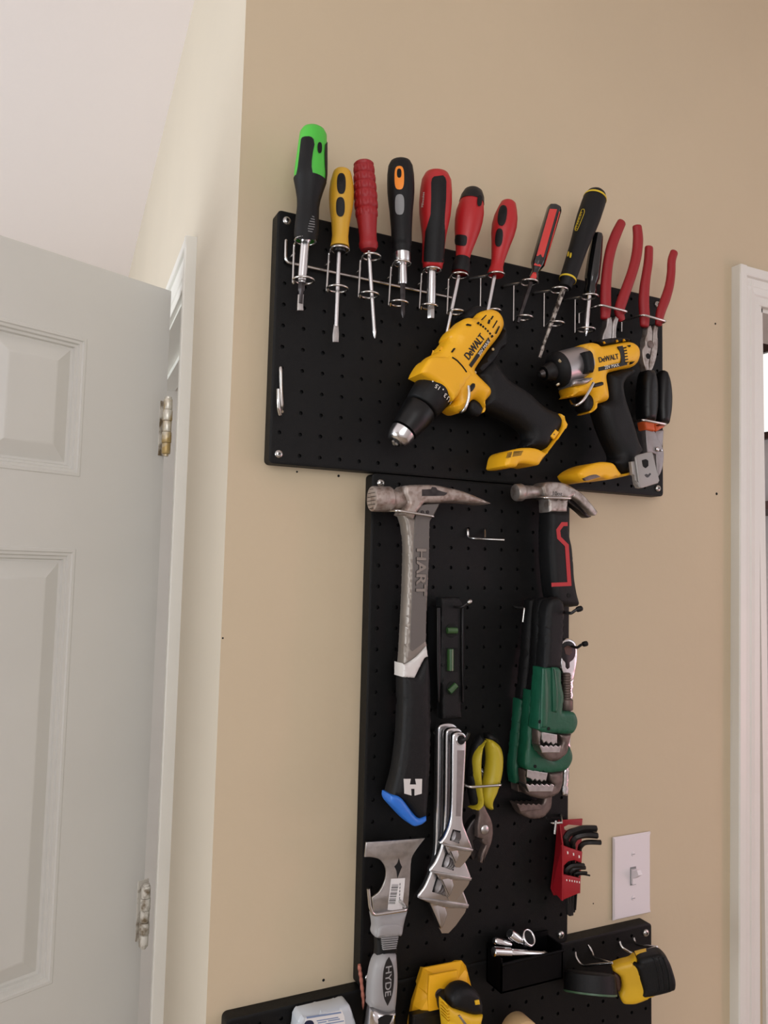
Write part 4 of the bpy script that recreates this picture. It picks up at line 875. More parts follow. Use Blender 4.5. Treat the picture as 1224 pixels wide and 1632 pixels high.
# ================================================================== torpedo level
t = thing('torpedo_level', 'black torpedo level with three green vials', 'level', base_of(I, 745, 595, .02))
obj('body', MB().slab(PX, [(701, 952), (731, 952), (737, 965), (737.5, 1060), (735, 1145), (704, 1146), (701, 1060)], .014, .030, .003, sm=3), 'rubber_black', t, 40)
for x0, x1 in ((695.5, 701.5), (735, 738.5)): obj('rail', MB().slab(PX, [(x0, 968), (x1, 968), (x1+.5, 1060), (x1-1, 1120), (x0+2, 1120), (x0, 1060)], .010, .033, .0015, sm=2), 'plastic_black', t)
for kind, x, y in (('r', *Fc(745, 1235)), ('b', *Fc(745, 1452)), ('d', *I(752, 360))):
    if kind == 'b':
        w = obj('window', MB().slab(Fc, [(702, 1362), (790, 1362), (792, 1450), (790, 1542), (702, 1542), (700, 1450)], .0295, .0306, .0002, sm=1), 'hole_black', t, 0)
        a, b = at(*Fc(735, 1368), .0315), at(*Fc(735, 1535), .0315); r = .0044
    else:
        P = at(x, y, .0302); q = 11.2*mpp(P); w = obj('window', MB().rings([(P, q), (P+V((0, -.0005, 0)), q)], V((0, -1, 0)), n=24), 'hole_black', t, 0)
        e = (at(x-8.5, y, .0315), at(x+8.5, y, .0315)) if kind == 'r' else (at(x-6, y+6, .0315), at(x+6, y-6, .0315)); a, b = e; r = .0040
    ax = (b-a).normalized(); vv = obj('vial', MB().rings([(a, r*.6), (a+ax*.0006, r), (b-ax*.0006, r), (b, r*.6)], ax, n=16), 'green_vial', w, 50)
h = thing('peg_hook', 'dark peg hook with a pale ball tip through the black level', 'hook', at(*Fc(715, 1055), 0), 'single peg hooks')
obj('wire', wire(px3(Fc, (700, 1050, -.003), (716, 1054, .012), (800, 1062, .040), (830, 1056, .046), (878, 1022, .052)), .0017), 'wire_dark', h, 60)
P = at(*Fc(878, 1021), .052); obj('tip', MB().rings([(P+V((-.0028, 0, -.002)), .001), (P+V((-.002, 0, -.0014)), .0024), (P, .003), (P+V((.002, 0, .0014)), .0024), (P+V((.0028, 0, .002)), .001)], V((.8, 0, .6)), n=14), 'screw_zinc', h, 60)

# ================================================================== three adjustable wrenches on one hook
WJ = [(405, 1312), (500, 1345), (653, 1340), (640, 1400), (590, 1488), (548, 1540), (505, 1538), (478, 1490), (440, 1400)]
WO = [(455, 205), (470, 182), (500, 170), (548, 170), (578, 190), (590, 225), (584, 400), (570, 700), (553, 1000), (560, 1090), (590, 1170), (640, 1300), (653, 1340), (640, 1352), (520, 1362), (405, 1322), (330, 1286), (334, 1266), (375, 1210), (420, 1100), (440, 1000), (449, 700), (452, 400)]
HOLE = (530, 245); DW = .060
def fixed_jaw(t, tr, k, d, th):
    jq = [V(tr(p)) for p in WJ]; zt_ = max(p.y for p in jq); zb_ = min(p.y for p in jq)
    if sarea(jq) < 0: jq = jq[::-1]
    n_ = len(jq); fr_ = [V((p.x, -(d+.0006-.0062*k*(zt_-p.y)/(zt_-zb_)), p.y)) for p in jq]; bk_ = [V((p.x, -(d-th-.0005), p.y)) for p in jq]
    return obj('fixed_jaw', MB().add(fr_+bk_, [tuple(range(n_)), tuple(range(n_, 2*n_))[::-1]]+[(i, n_+i, n_+(i+1) % n_, (i+1) % n_) for i in range(n_)]), 'chrome_satin', t, 30)
def wrench(label, k, d, dx, dz, extra):
    t = thing('adjustable_wrench', label, 'wrench', at(*Ww(520, 245), d), 'chrome adjustable wrenches')
    c = V(BOARD.uv(*Ww(*HOLE), DW))
    def tr(p): q = V(BOARD.uv(*Ww(*p), DW)); q = c+(q-c)*k+V((dx, dz)); return (q.x, q.y)
    th = .0085*(.85+.15*k)
    obj('body', MB().slab_uv([tr(p) for p in WO], d-th, d, .0022, sm=4, ang=50), 'chrome_satin', t, 40)
    fixed_jaw(t, tr, k, d, th)
    obj('handle_panel', MB().slab_uv([tr(p) for p in [(492, 350), (566, 350), (545, 700), (528, 1010), (480, 1010), (488, 700)]], d-.001, d+.0003, .0002, sm=2), 'steel_grey', t, 0)
    h3 = c+V((dx, dz)); P = V((h3.x, -d, h3.y)); r = .0058*k
    obj('hang_hole', MB().rings([(P, r), (P+V((0, -.0004, 0)), r)], V((0, -1, 0)), n=22), 'hole_black', t, 0)
    obj('hang_ring', MB().tube([P+V((math.cos(a*PI/12)*r, -.0004, math.sin(a*PI/12)*r)) for a in range(24)], .0007, 6, True), 'chrome', t, 60)
    obj('worm_pocket', MB().slab_uv([tr(p) for p in [(450, 1140), (528, 1158), (512, 1282), (418, 1250)]], d-.001, d+.0004, .0001, sm=1), 'hole_black', t, 0)
    wm = MB(); p0 = V((tr((440, 1200))[0], -d-.0005, tr((440, 1200))[1])); p1 = V((tr((510, 1222))[0], -d-.0005, tr((510, 1222))[1])); ax = (p1-p0)
    secs = []
    for j in range(9): secs.append((p0+ax*(j/8), (.0060 if j % 2 else .0030)*k))
    obj('worm', wm.rings(secs, ax.normalized(), n=14), 'steel_grey', t, 30)
    jw = [(400, 1312), (440, 1322), (505, 1348), (520, 1400), (495, 1470), (478, 1492), (440, 1400)]
    obj('movable_jaw', MB().slab_uv([tr(p) for p in jw], d-th*.9, d-.0008, .0014, sm=3, ang=40), 'chrome_satin', t, 40)
    obj('jaw_face', MB().slab_uv([tr(p) for p in [(332, 1286), (405, 1292), (652, 1338), (646, 1362), (500, 1350), (400, 1318)]], d-.002, d+.0012, .0008, sm=2), 'steel', t, 40)
    return t
wrench('smallest chrome adjustable wrench, frontmost of the three on one hook', 1.0, .060, 0, 0, 0)
wrench('middle-sized chrome adjustable wrench, between the small and large one', 1.30, .044, .003, -.001, 0)
wrench('largest chrome adjustable wrench, rearmost with its dark jaw lowest', 1.60, .028, .004, -.001, 0)
h = thing('peg_hook', 'dark peg hook carrying the three chrome adjustable wrenches', 'hook', at(*Ww(420, 190), 0), 'single peg hooks')
P0 = at(*Ww(*HOLE), .060); obj('wire', wire([V((P0.x+.004, .003, P0.z)), V((P0.x+.002, -.02, P0.z)), P0, P0+V((.002, -.008, .002)), at(*Ww(610, 175), .072)], .0019), 'wire_dark', h, 60)
P = at(*Ww(285, 172), .004); obj('peg_tip', MB().rings([(P+V((-.004, 0, 0)), .0016), (P, .002), (P+V((.004, 0, 0)), .0016)], V((1, 0, 0)), n=10), 'screw_zinc', h, 60)

# ================================================================== yellow slip-joint pliers
t = thing('slip_joint_pliers', 'slip-joint pliers with yellow and black grips, jaws pointing down', 'pliers', base_of(Ww, 730, 1480, .03))
obj('grip', MB().slab(Ww, [(795, 240), (850, 250), (920, 312), (947, 420), (937, 580), (892, 760), (846, 865), (852, 938), (825, 946), (778, 902), (750, 825), (760, 720), (790, 600), (806, 450), (800, 330)], .024, .046, .009, ref=.038), 'yellow_grip', t, 50)
obj('grip', MB().slab(Ww, [(790, 255), (745, 330), (728, 500), (736, 700), (753, 850), (745, 905), (700, 952), (640, 936), (690, 918), (716, 880), (700, 780), (672, 600), (670, 450), (706, 345)], .026, .048, .006, ref=.042), 'yellow_grip', t, 50)
obj('grip_back', MB().slab(Ww, [(720, 195), (790, 240), (712, 345), (676, 450), (676, 600), (712, 800), (700, 905), (645, 905), (612, 700), (617, 500), (652, 330)], .022, .040, .008, ref=.034), 'rubber_black', t, 50)
obj('grip_back', MB().slab(Ww, [(790, 190), (850, 180), (890, 215), (935, 320), (850, 275), (795, 260)], .020, .040, .008, ref=.034), 'rubber_black', t, 50)
obj('jaw', MB().slab(Ww, [(702, 942), (760, 895), (790, 960), (836, 1060), (847, 1180), (822, 1300), (742, 1482), (724, 1470), (735, 1380), (772, 1298), (742, 1272), (742, 1236), (695, 1220), (695, 1100), (710, 1000)], .030, .040, .002, sm=3), 'steel_brown', t, 40)
obj('jaw', MB().slab(Ww, [(588, 1150), (640, 1050), (690, 1005), (740, 1100), (700, 1210), (650, 1250), (668, 1330), (690, 1350), (690, 1420), (640, 1445), (600, 1300)], .020, .031, .002, sm=3), 'steel_dark', t, 40)
P = at(*Ww(762, 1140), .040); q = 46/6.276*mpp(P); obj('pivot_bolt', MB().rings([(P, q), (P+V((0, -.0022, 0)), q), (P+V((0, -.0034, 0)), q*.7)], V((0, -1, 0)), n=20), 'steel', t, 50)
obj('pivot_slot', MB().slab(Ww, [(785, 1098), (808, 1112), (806, 1150), (785, 1165), (795, 1130)], .0395, .0404, .0001, sm=2), 'hole_black', t, 0)
plier_hook('wire hook bar across the yellow-gripped slip-joint pliers', Ww, (612, 728), (945, 697), .052)
h = thing('wire_clip', 'short bent wire end between the yellow plier grips', 'hook', at(*Ww(745, 580), 0), 'wire tool hooks')
obj('wire', bend(px3(Ww, (738, 530, -.002), (740, 535, .010), (748, 570, .012), (750, 618, .010), (765, 622, .010)), .0014), WZ, h, 60)

# ================================================================== three pipe wrenches
PG = 'green pipe wrenches'
t = thing('pipe_wrench', 'front green pipe wrench, shortest, with black grip and threaded jaw', 'wrench', base_of(H, 400, 1180, .05), PG)
obj('grip', MB().slab(H, [(372, 190), (398, 112), (450, 90), (487, 140), (487, 330), (468, 575), (352, 575), (364, 400)], .050, .074, .006, ref=.068), 'rubber_black', t, 45)
b = obj('body', MB().slab(H, [(350, 560), (438, 553), (466, 580), (469, 660), (486, 750), (476, 852), (552, 855), (576, 900), (572, 952), (540, 1000), (450, 998), (350, 992), (318, 970), (334, 760)], .048, .076, .005, ref=.070, sm=3), 'pipe_green', t, 45)
obj('body_rib', MB().slab(H, [(352, 565), (378, 562), (392, 700), (390, 860), (380, 960), (340, 960), (345, 760)], .074, .0785, .002), 'pipe_green', t, 45)
obj('body_rib', MB().slab(H, [(415, 558), (436, 558), (452, 660), (456, 800), (445, 860), (420, 855)], .074, .0785, .002), 'pipe_green', t, 45)
Ls = Lathe(H, [(514, 596, 22), (514, 602, 28)]+[(515, 605+i*8.5, 31 if i % 2 else 26) for i in range(20)]+[(515, 778, 26)], .062); obj('threaded_shank', MB().lathe(Ls, n=20), 'steel_brown', t, 25)
Ls = Lathe(H, [(514, 770, 38), (514, 776, 43), (514, 838, 43), (514, 846, 38)], .062); obj('nut', MB().lathe(Ls, n=24, cs=lambda a, q: 1+.02*math.cos(12*a)), 'steel_brown', t, 35)
obj('heel_jaw', MB().slab(H, [(350, 988), (450, 1006), (450, 1070)]+[(440-i*16, 1068+(12 if i % 2 else -4)-i*3) for i in range(6)]+[(348, 1040)], .056, .072, .001, sm=1), 'steel', t, 0)
obj('hook_jaw', MB().slab(H, [(318, 975), (345, 985), (335, 1050), (335, 1085), (465, 1090), (478, 1050), (455, 1000), (540, 1000), (527, 1060), (512, 1130), (455, 1178), (400, 1182), (345, 1132), (322, 1090)], .052, .070, .004, sm=3), 'steel_brown', t, 45)
obj('jaw_teeth', MB().slab(H, [(332, 1082)]+[(345+i*16, 1078+(10 if i % 2 else -2)) for i in range(9)]+[(476, 1090), (465, 1130), (350, 1130)], .056, .073, .001, sm=1), 'steel', t, 0)
for x, y in ((335, 922), (394, 968)):
    P = at(*H(x, y), .076); obj('pin', MB().rings([(P, .0022), (P+V((0, -.001, 0)), .002)], V((0, -1, 0)), n=10), 'hole_black', t, 0)
t = thing('pipe_wrench', 'middle green pipe wrench with a bright jaw block', 'wrench', base_of(H, 370, 1430, .035), PG)
obj('grip', MB().slab(H, [(315, 200), (330, 112), (360, 94), (410, 98), (430, 200), (400, 450), (350, 715), (280, 715), (300, 550)], .030, .050, .006, ref=.044), 'rubber_black', t, 45)
obj('body', MB().slab(H, [(270, 710), (330, 716), (345, 800), (325, 960), (325, 1080), (352, 1130), (420, 1170), (490, 1110), (525, 1080), (543, 1132), (540, 1182), (500, 1242), (370, 1262), (245, 1242), (228, 1200), (255, 900)], .028, .052, .005, ref=.046, sm=3), 'pipe_green', t, 45)
obj('heel_jaw', MB().slab(H, [(250, 1238), (388, 1262), (376, 1318)]+[(362-i*15, 1314+(10 if i % 2 else -4)-i*1.5) for i in range(7)]+[(248, 1292)], .034, .050, .001, sm=1), 'steel', t, 0)
obj('hook_jaw', MB().slab(H, [(225, 1240), (248, 1250), (240, 1340), (420, 1345), (395, 1300), (395, 1265), (485, 1245), (483, 1330), (452, 1400), (370, 1434), (300, 1425), (240, 1392)], .030, .048, .004, sm=3), 'steel_brown', t, 45)
obj('jaw_teeth', MB().slab(H, [(240, 1338)]+[(252+i*16, 1336+(9 if i % 2 else -2)) for i in range(11)]+[(432, 1345), (418, 1390), (262, 1390)], .034, .051, .001, sm=1), 'steel', t, 0)
P = at(*H(304, 1220), .052); obj('pin', MB().rings([(P, .0022), (P+V((0, -.001, 0)), .002)], V((0, -1, 0)), n=10), 'hole_black', t, 0)
t = thing('pipe_wrench', 'rear green pipe wrench, longest, its hook jaw lowest', 'wrench', base_of(H, 270, 1565, .015), PG)
obj('grip', MB().slab(H, [(245, 250), (262, 110), (300, 94), (340, 105), (350, 250), (310, 500), (265, 775), (198, 770), (228, 500)], .008, .028, .006, ref=.022), 'rubber_black', t, 45)
obj('body', MB().slab(H, [(195, 768), (262, 772), (265, 1000), (250, 1230), (330, 1260), (380, 1330), (350, 1400), (230, 1380), (210, 1332), (164, 1332), (152, 1230), (175, 1000)], .006, .027, .005, ref=.022, sm=3), 'pipe_green', t, 45)
obj('heel_jaw', MB().slab(H, [(185, 1335), (260, 1350), (262, 1395), (190, 1388)], .010, .026, .001, sm=1), 'steel_brown', t, 0)
obj('hook_jaw', MB().slab(H, [(175, 1470), (345, 1462), (360, 1430), (350, 1390), (412, 1400), (412, 1450), (400, 1505), (350, 1560), (270, 1568), (205, 1535)], .008, .025, .004, sm=3), 'steel_brown', t, 45)
obj('jaw_teeth', MB().slab(H, [(178, 1468)]+[(190+i*17, 1468+(8 if i % 2 else -2)) for i in range(10)]+[(350, 1470), (345, 1508), (205, 1522)], .012, .028, .001, sm=1), 'steel_brown', t, 0)
# ring wrench behind
t = thing('ratchet_wrench', 'chrome ratcheting ring wrench hanging half behind the pipe wrenches', 'wrench', base_of(H, 500, 1410, .02))
obj('ring_head', MB().slab(H, [(474, 400), (500, 372), (530, 366), (570, 390), (586, 450), (583, 520), (575, 570), (560, 640), (530, 660), (500, 640), (472, 560), (468, 470)], .018, .030, .003, ref=.028), 'chrome_satin', t, 45)
obj('ring_bore', MB().slab(H, [(478, 430), (500, 392), (545, 388), (572, 420), (574, 470), (560, 505), (535, 525), (536, 560), (522, 572), (510, 558), (508, 528), (485, 500)], .0295, .0305, .0002, sm=3), 'plastic_black', t, 40)
obj('ring_socket', MB().slab(H, [(498, 430), (520, 412), (548, 425), (552, 460), (535, 480), (508, 470)], .0303, .0310, .0001, sm=1), 'shelf_brown', t, 0)
obj('shank', MB().slab(H, [(500, 620), (560, 630), (555, 800), (545, 1000), (530, 1250), (524, 1405), (514, 1416), (486, 1412), (484, 1380), (490, 1250), (505, 1000), (505, 800)], .019, .027, .003, sm=3), 'chrome_satin', t, 45)
for lb, p in (('black-tipped hook carrying the pipe wrenches', ((430, 176, -.003), (440, 180, .045), (545, 198, .084), (575, 178, .088), (618, 163, .091))), ('black-tipped hook carrying the ratcheting ring wrench', ((488, 402, -.003), (500, 404, .012), (585, 427, .040), (615, 408, .046), (655, 398, .050)))):
    P = px3(H, *p); h = thing('peg_hook', lb, 'hook', P[0], 'single peg hooks'); obj('wire', wire(P, .0019), 'wire_dark', h, 60)
    e = (P[-1]-P[-2]); obj('tip', MB().tube([P[-2].lerp(P[-1], f) for f in (.1, .2, .6, .95, 1.08)], [.0022, .0032, .0036, .0032, .0016], 12), 'rubber_black', h, 60)
h = thing('j_hook', 'small bright J hook left of the pipe wrench grips', 'hook', at(*H(165, 150), 0), 'single peg hooks')
obj('wire', bend(px3(H, (166, 146, -.003), (166, 152, .004), (178, 160, .010), (234, 163, .030), (228, 205, .030), (222, 256, .030)), .0017, 8, .003), WZ, h, 60)

# ================================================================== hex keys in a red holder
t = thing('hex_key_holder', 'red plastic holder for hex keys beside the light switch', 'key holder', base_of(S, 250, 1200, 0))
dB, dF = .008, .034
def s3(x, y, d): return at(*S(x, y), d)
obj('back_plate', MB().slab(S, [(270, 150), (592, 130), (583, 240), (560, 1150), (200, 1180), (165, 1090), (215, 700), (243, 400), (255, 200)], dB-.003, dB, .0008, ref=dB, sm=1), 'red_holder', t, 30)
fl = [(250, 170, dB), (270, 150, dB), (276, 330, dB+.004), (308, 490, dF), (312, 700, dF), (306, 1250, dF)]; bl = [(250, 170, dB-.002), (243, 400, dB-.002), (225, 600, dB-.002), (165, 1095, dB-.002)]
vs = [s3(*p) for p in ((262, 152, dB), (310, 490, dF), (306, 1252, dF), (163, 1095, dB), (232, 500, dB))]; th = V((.002, 0, 0))
obj('side_wall', MB().add(vs+[v+th for v in vs], [(0, 1, 2, 3, 4)[::-1], (5, 6, 7, 8, 9), (0, 1, 6, 5), (1, 2, 7, 6), (2, 3, 8, 7), (3, 4, 9, 8), (4, 0, 5, 9)]), 'red_holder', t, 0)
obj('pocket', MB().slab(S, [(310, 488), (450, 540), (592, 582), (580, 740), (480, 700), (400, 715), (330, 780), (312, 700)], dF-.004, dF, .0015, ref=dF, sm=1), 'red_holder', t, 30)
obj('pocket', MB().slab(S, [(312, 886), (450, 918), (570, 945), (548, 1150), (306, 1252)], dF-.004, dF, .0015, ref=dF, sm=1), 'red_holder', t, 30)
obj('hang_slot', MB().slab(S, [(335, 240), (372, 222), (400, 210), (575, 225), (572, 245), (480, 262), (380, 290), (340, 275)], dB-.0002, dB+.0005, .0001, sm=2), 'wall_paint', t, 0)
for x, y in ((385, 590), (465, 612), (542, 645)): obj('size_mark', MB().slab(S, [(x-9, y-18), (x+8, y-14), (x+10, y+20), (x-6, y+22)], dF-.0005, dF+.0003, .0001, sm=1), 'white_print', t, 0)
for i, x in enumerate((372, 412, 445, 480, 512, 545)): obj('size_mark', MB().slab(S, [(x-6, 954+i*6), (x+6, 957+i*6), (x+6, 982+i*6), (x-5, 980+i*6)], dF-.0005, dF+.0003, .0001, sm=1), 'white_print', t, 0)
def hexkey(label, pts, r, d, d2, zlow):
    k = S; P = [s3(x, y, d+(d2-d)*i/(len(pts)-1)) for i, (x, y) in enumerate(pts)]; low = s3(*zlow, d)
    mb = MB(); path = [low, P[0]]+P[1:]; out = []
    w = wire(path, r, 6, 6); single('hex_key', label, 'hex key', w, 'key_black', 'black hex keys')
dk = .022
hexkey('thickest black hex key at the back of the upper pocket', [(372, 480), (352, 420), (400, 330), (520, 285), (600, 262), (770, 262)], .0045, dk, .034, (400, 1380))
hexkey('second thickest black hex key in the upper pocket', [(455, 510), (450, 450), (500, 380), (620, 350), (790, 358)], .0040, dk, .040, (425, 1440))
hexkey('third black hex key, frontmost in the upper pocket', [(548, 548), (556, 510), (610, 460), (690, 448), (838, 452)], .0032, dk, .042, (455, 1400))
hexkey('thickest small hex key in the lower pocket', [(362, 890), (358, 840), (420, 780), (500, 765), (608, 768)], .0030, .026, .036, (392, 1430))
hexkey('middle small hex key in the lower pocket', [(420, 905), (420, 860), (460, 820), (530, 800), (625, 795)], .0026, .026, .036, (415, 1450))
hexkey('thin small hex key in the lower pocket', [(470, 915), (472, 885), (510, 865), (570, 862), (650, 866)], .0017, .026, .036, (440, 1410))
hexkey('thinnest hex key, its long end hanging lowest right', [(520, 925), (522, 905), (550, 892), (600, 890), (688, 905)], .0012, .026, .036, (490, 1375))
h = thing('double_hook', 'double wire hook carrying the red hex key holder', 'hook', at(*S(75, 105), 0), 'wire tool hooks')
obj('wire', bend(px3(S, (70, 95, -.003), (75, 110, .004), (95, 150, .010), (175, 190, .022), (300, 180, .026)), .0017, 8, .004), WZ, h, 60)
obj('wire', bend(px3(S, (288, 72, -.003), (290, 90, .006), (300, 180, .026)), .0017, 8, .003), WZ, h, 60)
obj('hook_end', MB().tube(px3(S, (222, 150, .027), (204, 335, .027)), .0016, 8), WZ, h, 60)

# ================================================================== light switch
t = thing('light_switch', 'white toggle light switch plate on the beige wall', 'light switch', at(*K(895, 700), -WY*IN))
wp = -WY*IN; kp = [BOARD.uv(*K(x, y), wp+.004) for x, y in ((777, 215), (1011, 181), (1016, 690), (778, 738))]
x0, x1 = (kp[0][0]+kp[3][0])/2, (kp[1][0]+kp[2][0])/2; z1, z0 = (kp[0][1]+kp[1][1])/2, (kp[2][1]+kp[3][1])/2; xc, zc = (x0+x1)/2, (z0+z1)/2
obj('plate', MB().slab_uv([(x0, z0), (x1, z0), (x1, z1), (x0, z1)], wp+.0002, wp+.006, .004, sm=1), 'switch_white', t, 30)
obj('slot', MB().slab_uv([(xc-.0055, zc-.0125), (xc+.0055, zc-.0125), (xc+.0055, zc+.0125), (xc-.0055, zc+.0125)], wp+.005, wp+.0063, .0001, sm=1), 'grey_pad', t, 0)
tg = MB(); tg.box((-.0042, 0, -.010), (.0042, .004, .010), lambda x, y, z: V((xc+x, -wp-.006-y, zc+z)))
obj('toggle_base', tg, 'switch_white', t, 0)
a = V((xc, -wp-.007, zc+.002)); b = V((xc, -wp-.019, zc+.009)); vs = []
for P, w_, h_ in ((a, .0042, .005), (b, .0036, .0032)):
    u_ = V((1, 0, 0)); v_ = V((0, .5, .86)); vs += [P-u_*w_-v_*h_, P+u_*w_-v_*h_, P+u_*w_+v_*h_, P-u_*w_+v_*h_]
obj('toggle', MB().add(vs, [(3, 2, 1, 0), (4, 5, 6, 7), (0, 1, 5, 4), (1, 2, 6, 5), (2, 3, 7, 6), (3, 0, 4, 7)]), 'switch_white', t, 0)
for s_ in (1, -1):
    P = V((xc, -wp-.006, zc+s_*.0302)); so = obj('screw', MB().rings([(P, .0033), (P+V((0, -.0008, 0)), .003), (P+V((0, -.0012, 0)), .0015)], V((0, -1, 0)), n=16), 'switch_white', t, 50)
    obj('screw_slot', MB().box((-.0026, .0011, -.0004), (.0026, .0014, .0004), lambda x, y, z: P+V((x, -y, z))), 'grey_pad', so, 0)

# ================================================================== scraper
t = thing('scraper', 'grey-handled painter\'s scraper with steel multi-tool blade up', 'scraper', base_of(J, 300, 1451, .02))
obj('blade', MB().slab(J, [(190, 185), (600, 156), (540, 235), (505, 300), (495, 450), (480, 660), (245, 690), (230, 570), (285, 525), (322, 445), (326, 370), (290, 310), (235, 290), (180, 288)], .027, .0295, .0006, sm=3, ang=50), 'steel', t, 30)
obj('keyhole', MB().slab(J, [(419, 293), (428, 330), (441, 357), (428, 385), (408, 438), (402, 385), (387, 355), (408, 330)], .0292, .0298, .0001, sm=2), 'hole_black', t, 0)
st = obj('price_sticker', MB().slab(J, [(364, 440), (462, 435), (440, 668), (340, 656)], .0293, .0298, .0001, sm=1), 'label_white', t, 0)
for k in range(16):
    y = 478+k*9; x = 372-k*1.6; hh = 2+(k*7 % 5); obj('barcode_bar', MB().slab(J, [(x-2, y), (x+44, y), (x+44, y+hh), (x-2, y+hh)], .0297, .03, .0001, sm=1), 'black_print', st, 0)
for k in range(6): obj('print_line', MB().slab(J, [(424-k*.8, 470+k*24), (431-k*.8, 470+k*24), (429-k*.8, 486+k*24), (422-k*.8, 486+k*24)], .0297, .03, .0001, sm=1), 'grey_pad', st, 0)
obj('bolster', MB().slab(J, [(238, 690), (475, 660), (452, 745), (440, 818), (425, 838), (262, 850), (246, 825), (252, 780)], .018, .040, .007, ref=.034), 'scraper_grey', t, 50)
obj('thumb_rest', MB().slab(J, [(280, 775), (320, 752), (400, 748), (440, 765), (440, 812), (425, 832), (265, 842), (270, 800)], .036, .0415, .003), 'scraper_grey', t, 50)
obj('neck', MB().slab(J, [(280, 840), (420, 830), (405, 960), (300, 970)], .020, .037, .006, ref=.033), 'rubber_black', t, 50)
for k in range(6): obj('neck_rib', MB().slab(J, [(298+k*2, 852+k*15), (416-k*3, 842+k*15), (415-k*3, 851+k*15), (299+k*2, 861+k*15)], .034, .0385, .001, sm=1), 'scraper_grey', t, 30)
obj('handle', MB().slab(J, [(300, 968), (350, 955), (402, 965), (411, 1100), (409, 1200), (396, 1352), (330, 1372), (215, 1335), (228, 1150), (255, 1030)], .016, .041, .009, ref=.035), 'scraper_grey', t, 50)
obj('grip_back', MB().slab(J, [(262, 850), (300, 848), (312, 950), (290, 1022), (254, 1026), (264, 940)], .016, .034, .006), 'rubber_black', t, 50)
obj('badge', MB().slab(J, [(352, 985), (372, 1030), (385, 1100), (380, 1200), (365, 1270), (340, 1325), (316, 1270), (306, 1180), (312, 1080), (330, 1020)], .0405, .0415, .0002), 'black_print', t, 0)
text_px('lettering', 'HYDE', J, (327, 1052), (321, 1262), (368, 1054), .0416, 'scraper_grey', t, bold=.012)
obj('strike_cap', MB().slab(J, [(213, 1330), (330, 1368), (397, 1350), (390, 1470), (380, 1560), (200, 1560), (204, 1450)], .014, .043, .009, ref=.036), 'chrome', t, 50)
obj('cap_recess', MB().slab(J, [(275, 1420), (320, 1390), (378, 1392), (360, 1440), (320, 1500), (280, 1480)], .0425, .0433, .0002), 'hole_black', t, 0)
h = thing('tool_hook', 'square-bent wire hook carrying the grey scraper', 'hook', at(*J(210, 515), 0), 'wire tool hooks')
P = px3(J, (206, 508, .050), (218, 640, .050), (240, 692, .050), (482, 655, .050))
obj('wire', bend([P[0], P[1], P[2], P[3], V((P[3].x, .003, P[3].z+.006))], .0019, 8, .006), WZ, h, 60)

# ================================================================== things at the bottom edge
P = px3(Z, (748, 105, .016), (768, 250, .017), (788, 430, .018), (815, 685, .020), (835, 900, .022))
tw = []
for i in range(41):
    f = i/40*4; a = min(3, int(f)); q = P[a].lerp(P[a+1], f-a); tw.append(q)
single('twisted_rod', 'thin pinkish twisted rod left of the scraper handle', 'rod', MB().tube(tw, [.0018+(.0005 if (i//2) % 2 else 0) for i in range(41)], 8), 'copper')
t = thing('stud_finder', 'yellow wedge-shaped tool body with black panel, under the wrenches', 'tool', base_of(Y, 280, 720, .02))
obj('body', MB().slab(Y, [(152, 285), (440, 230), (470, 268), (515, 440), (528, 720), (530, 900), (30, 900), (46, 720), (75, 560), (110, 420)], .006, .040, .016, ref=.020, sm=1, steps=1), 'tool_yellow', t, 0)
obj('face_plate', MB().slab(Y, [(205, 350), (415, 310), (425, 540), (430, 640), (200, 680), (195, 500)], .036, .0408, .002, sm=1), 'tool_yellow', t, 30)
P = at(*Y(285, 490), .041); obj('dial_hole', MB().rings([(P, .006), (P+V((0, -.0008, 0)), .006)], V((0, -1, 0)), n=18), 'steel_brown', t)
obj('screen_panel', MB().slab(Y, [(80, 650), (298, 602), (330, 720), (330, 900), (70, 900)], .030, .044, .003, sm=1), 'plastic_black', t, 30)
t = thing('utility_knife', 'yellow and black utility knife hanging in front of the yellow tool', 'knife', base_of(Y, 470, 720, .06))
obj('nose_cap', MB().slab(Y, [(368, 592), (378, 510), (428, 452), (500, 436), (565, 470), (604, 560), (606, 642), (530, 645), (450, 620)], .046, .074, .008, ref=.068), 'rubber_black', t, 45)
obj('body', MB().slab(Y, [(332, 555), (368, 590), (450, 618), (530, 643), (607, 640), (590, 720), (570, 900), (370, 900), (345, 720)], .048, .076, .007, ref=.070, sm=3), 'tape_yellow', t, 45)
obj('button', MB().slab(Y, [(548, 540), (582, 535), (588, 568), (554, 572)], .072, .0755, .001, sm=1), 'tape_yellow', t)
obj('body_slot', MB().slab(Y, [(425, 655), (440, 650), (490, 715), (470, 720)], .074, .0766, .0005, sm=1), 'steel', t)
for k in range(5): obj('grip_rib', MB().slab(Y, [(338+k*2, 600+k*24), (352+k*2, 600+k*24), (354+k*2, 612+k*24), (340+k*2, 612+k*24)], .06, .0775, .001, sm=1), 'tape_yellow', t)
obj('bracket', MB().slab(Y, [(285, 520), (340, 480), (400, 485), (380, 570), (340, 640), (300, 620)], .036, .056, .006), 'rubber_black', t, 45)
t = thing('plastic_case', 'pale clear plastic case with printed label, bottom left', 'case', base_of(Z, 430, 685, .01))
obj('shell', MB().slab(Z, [(146, 665), (158, 640), (190, 592), (560, 508), (640, 490), (660, 510), (685, 580), (716, 690), (760, 900), (120, 900)], .004, .030, .005, ref=.026, sm=2), 'clear_case', t, 40)
lb = obj('label', MB().slab(Z, [(232, 625), (580, 552), (605, 610), (640, 900), (190, 900), (215, 680)], .0295, .0304, .0002, sm=1), 'label_white', t, 0)
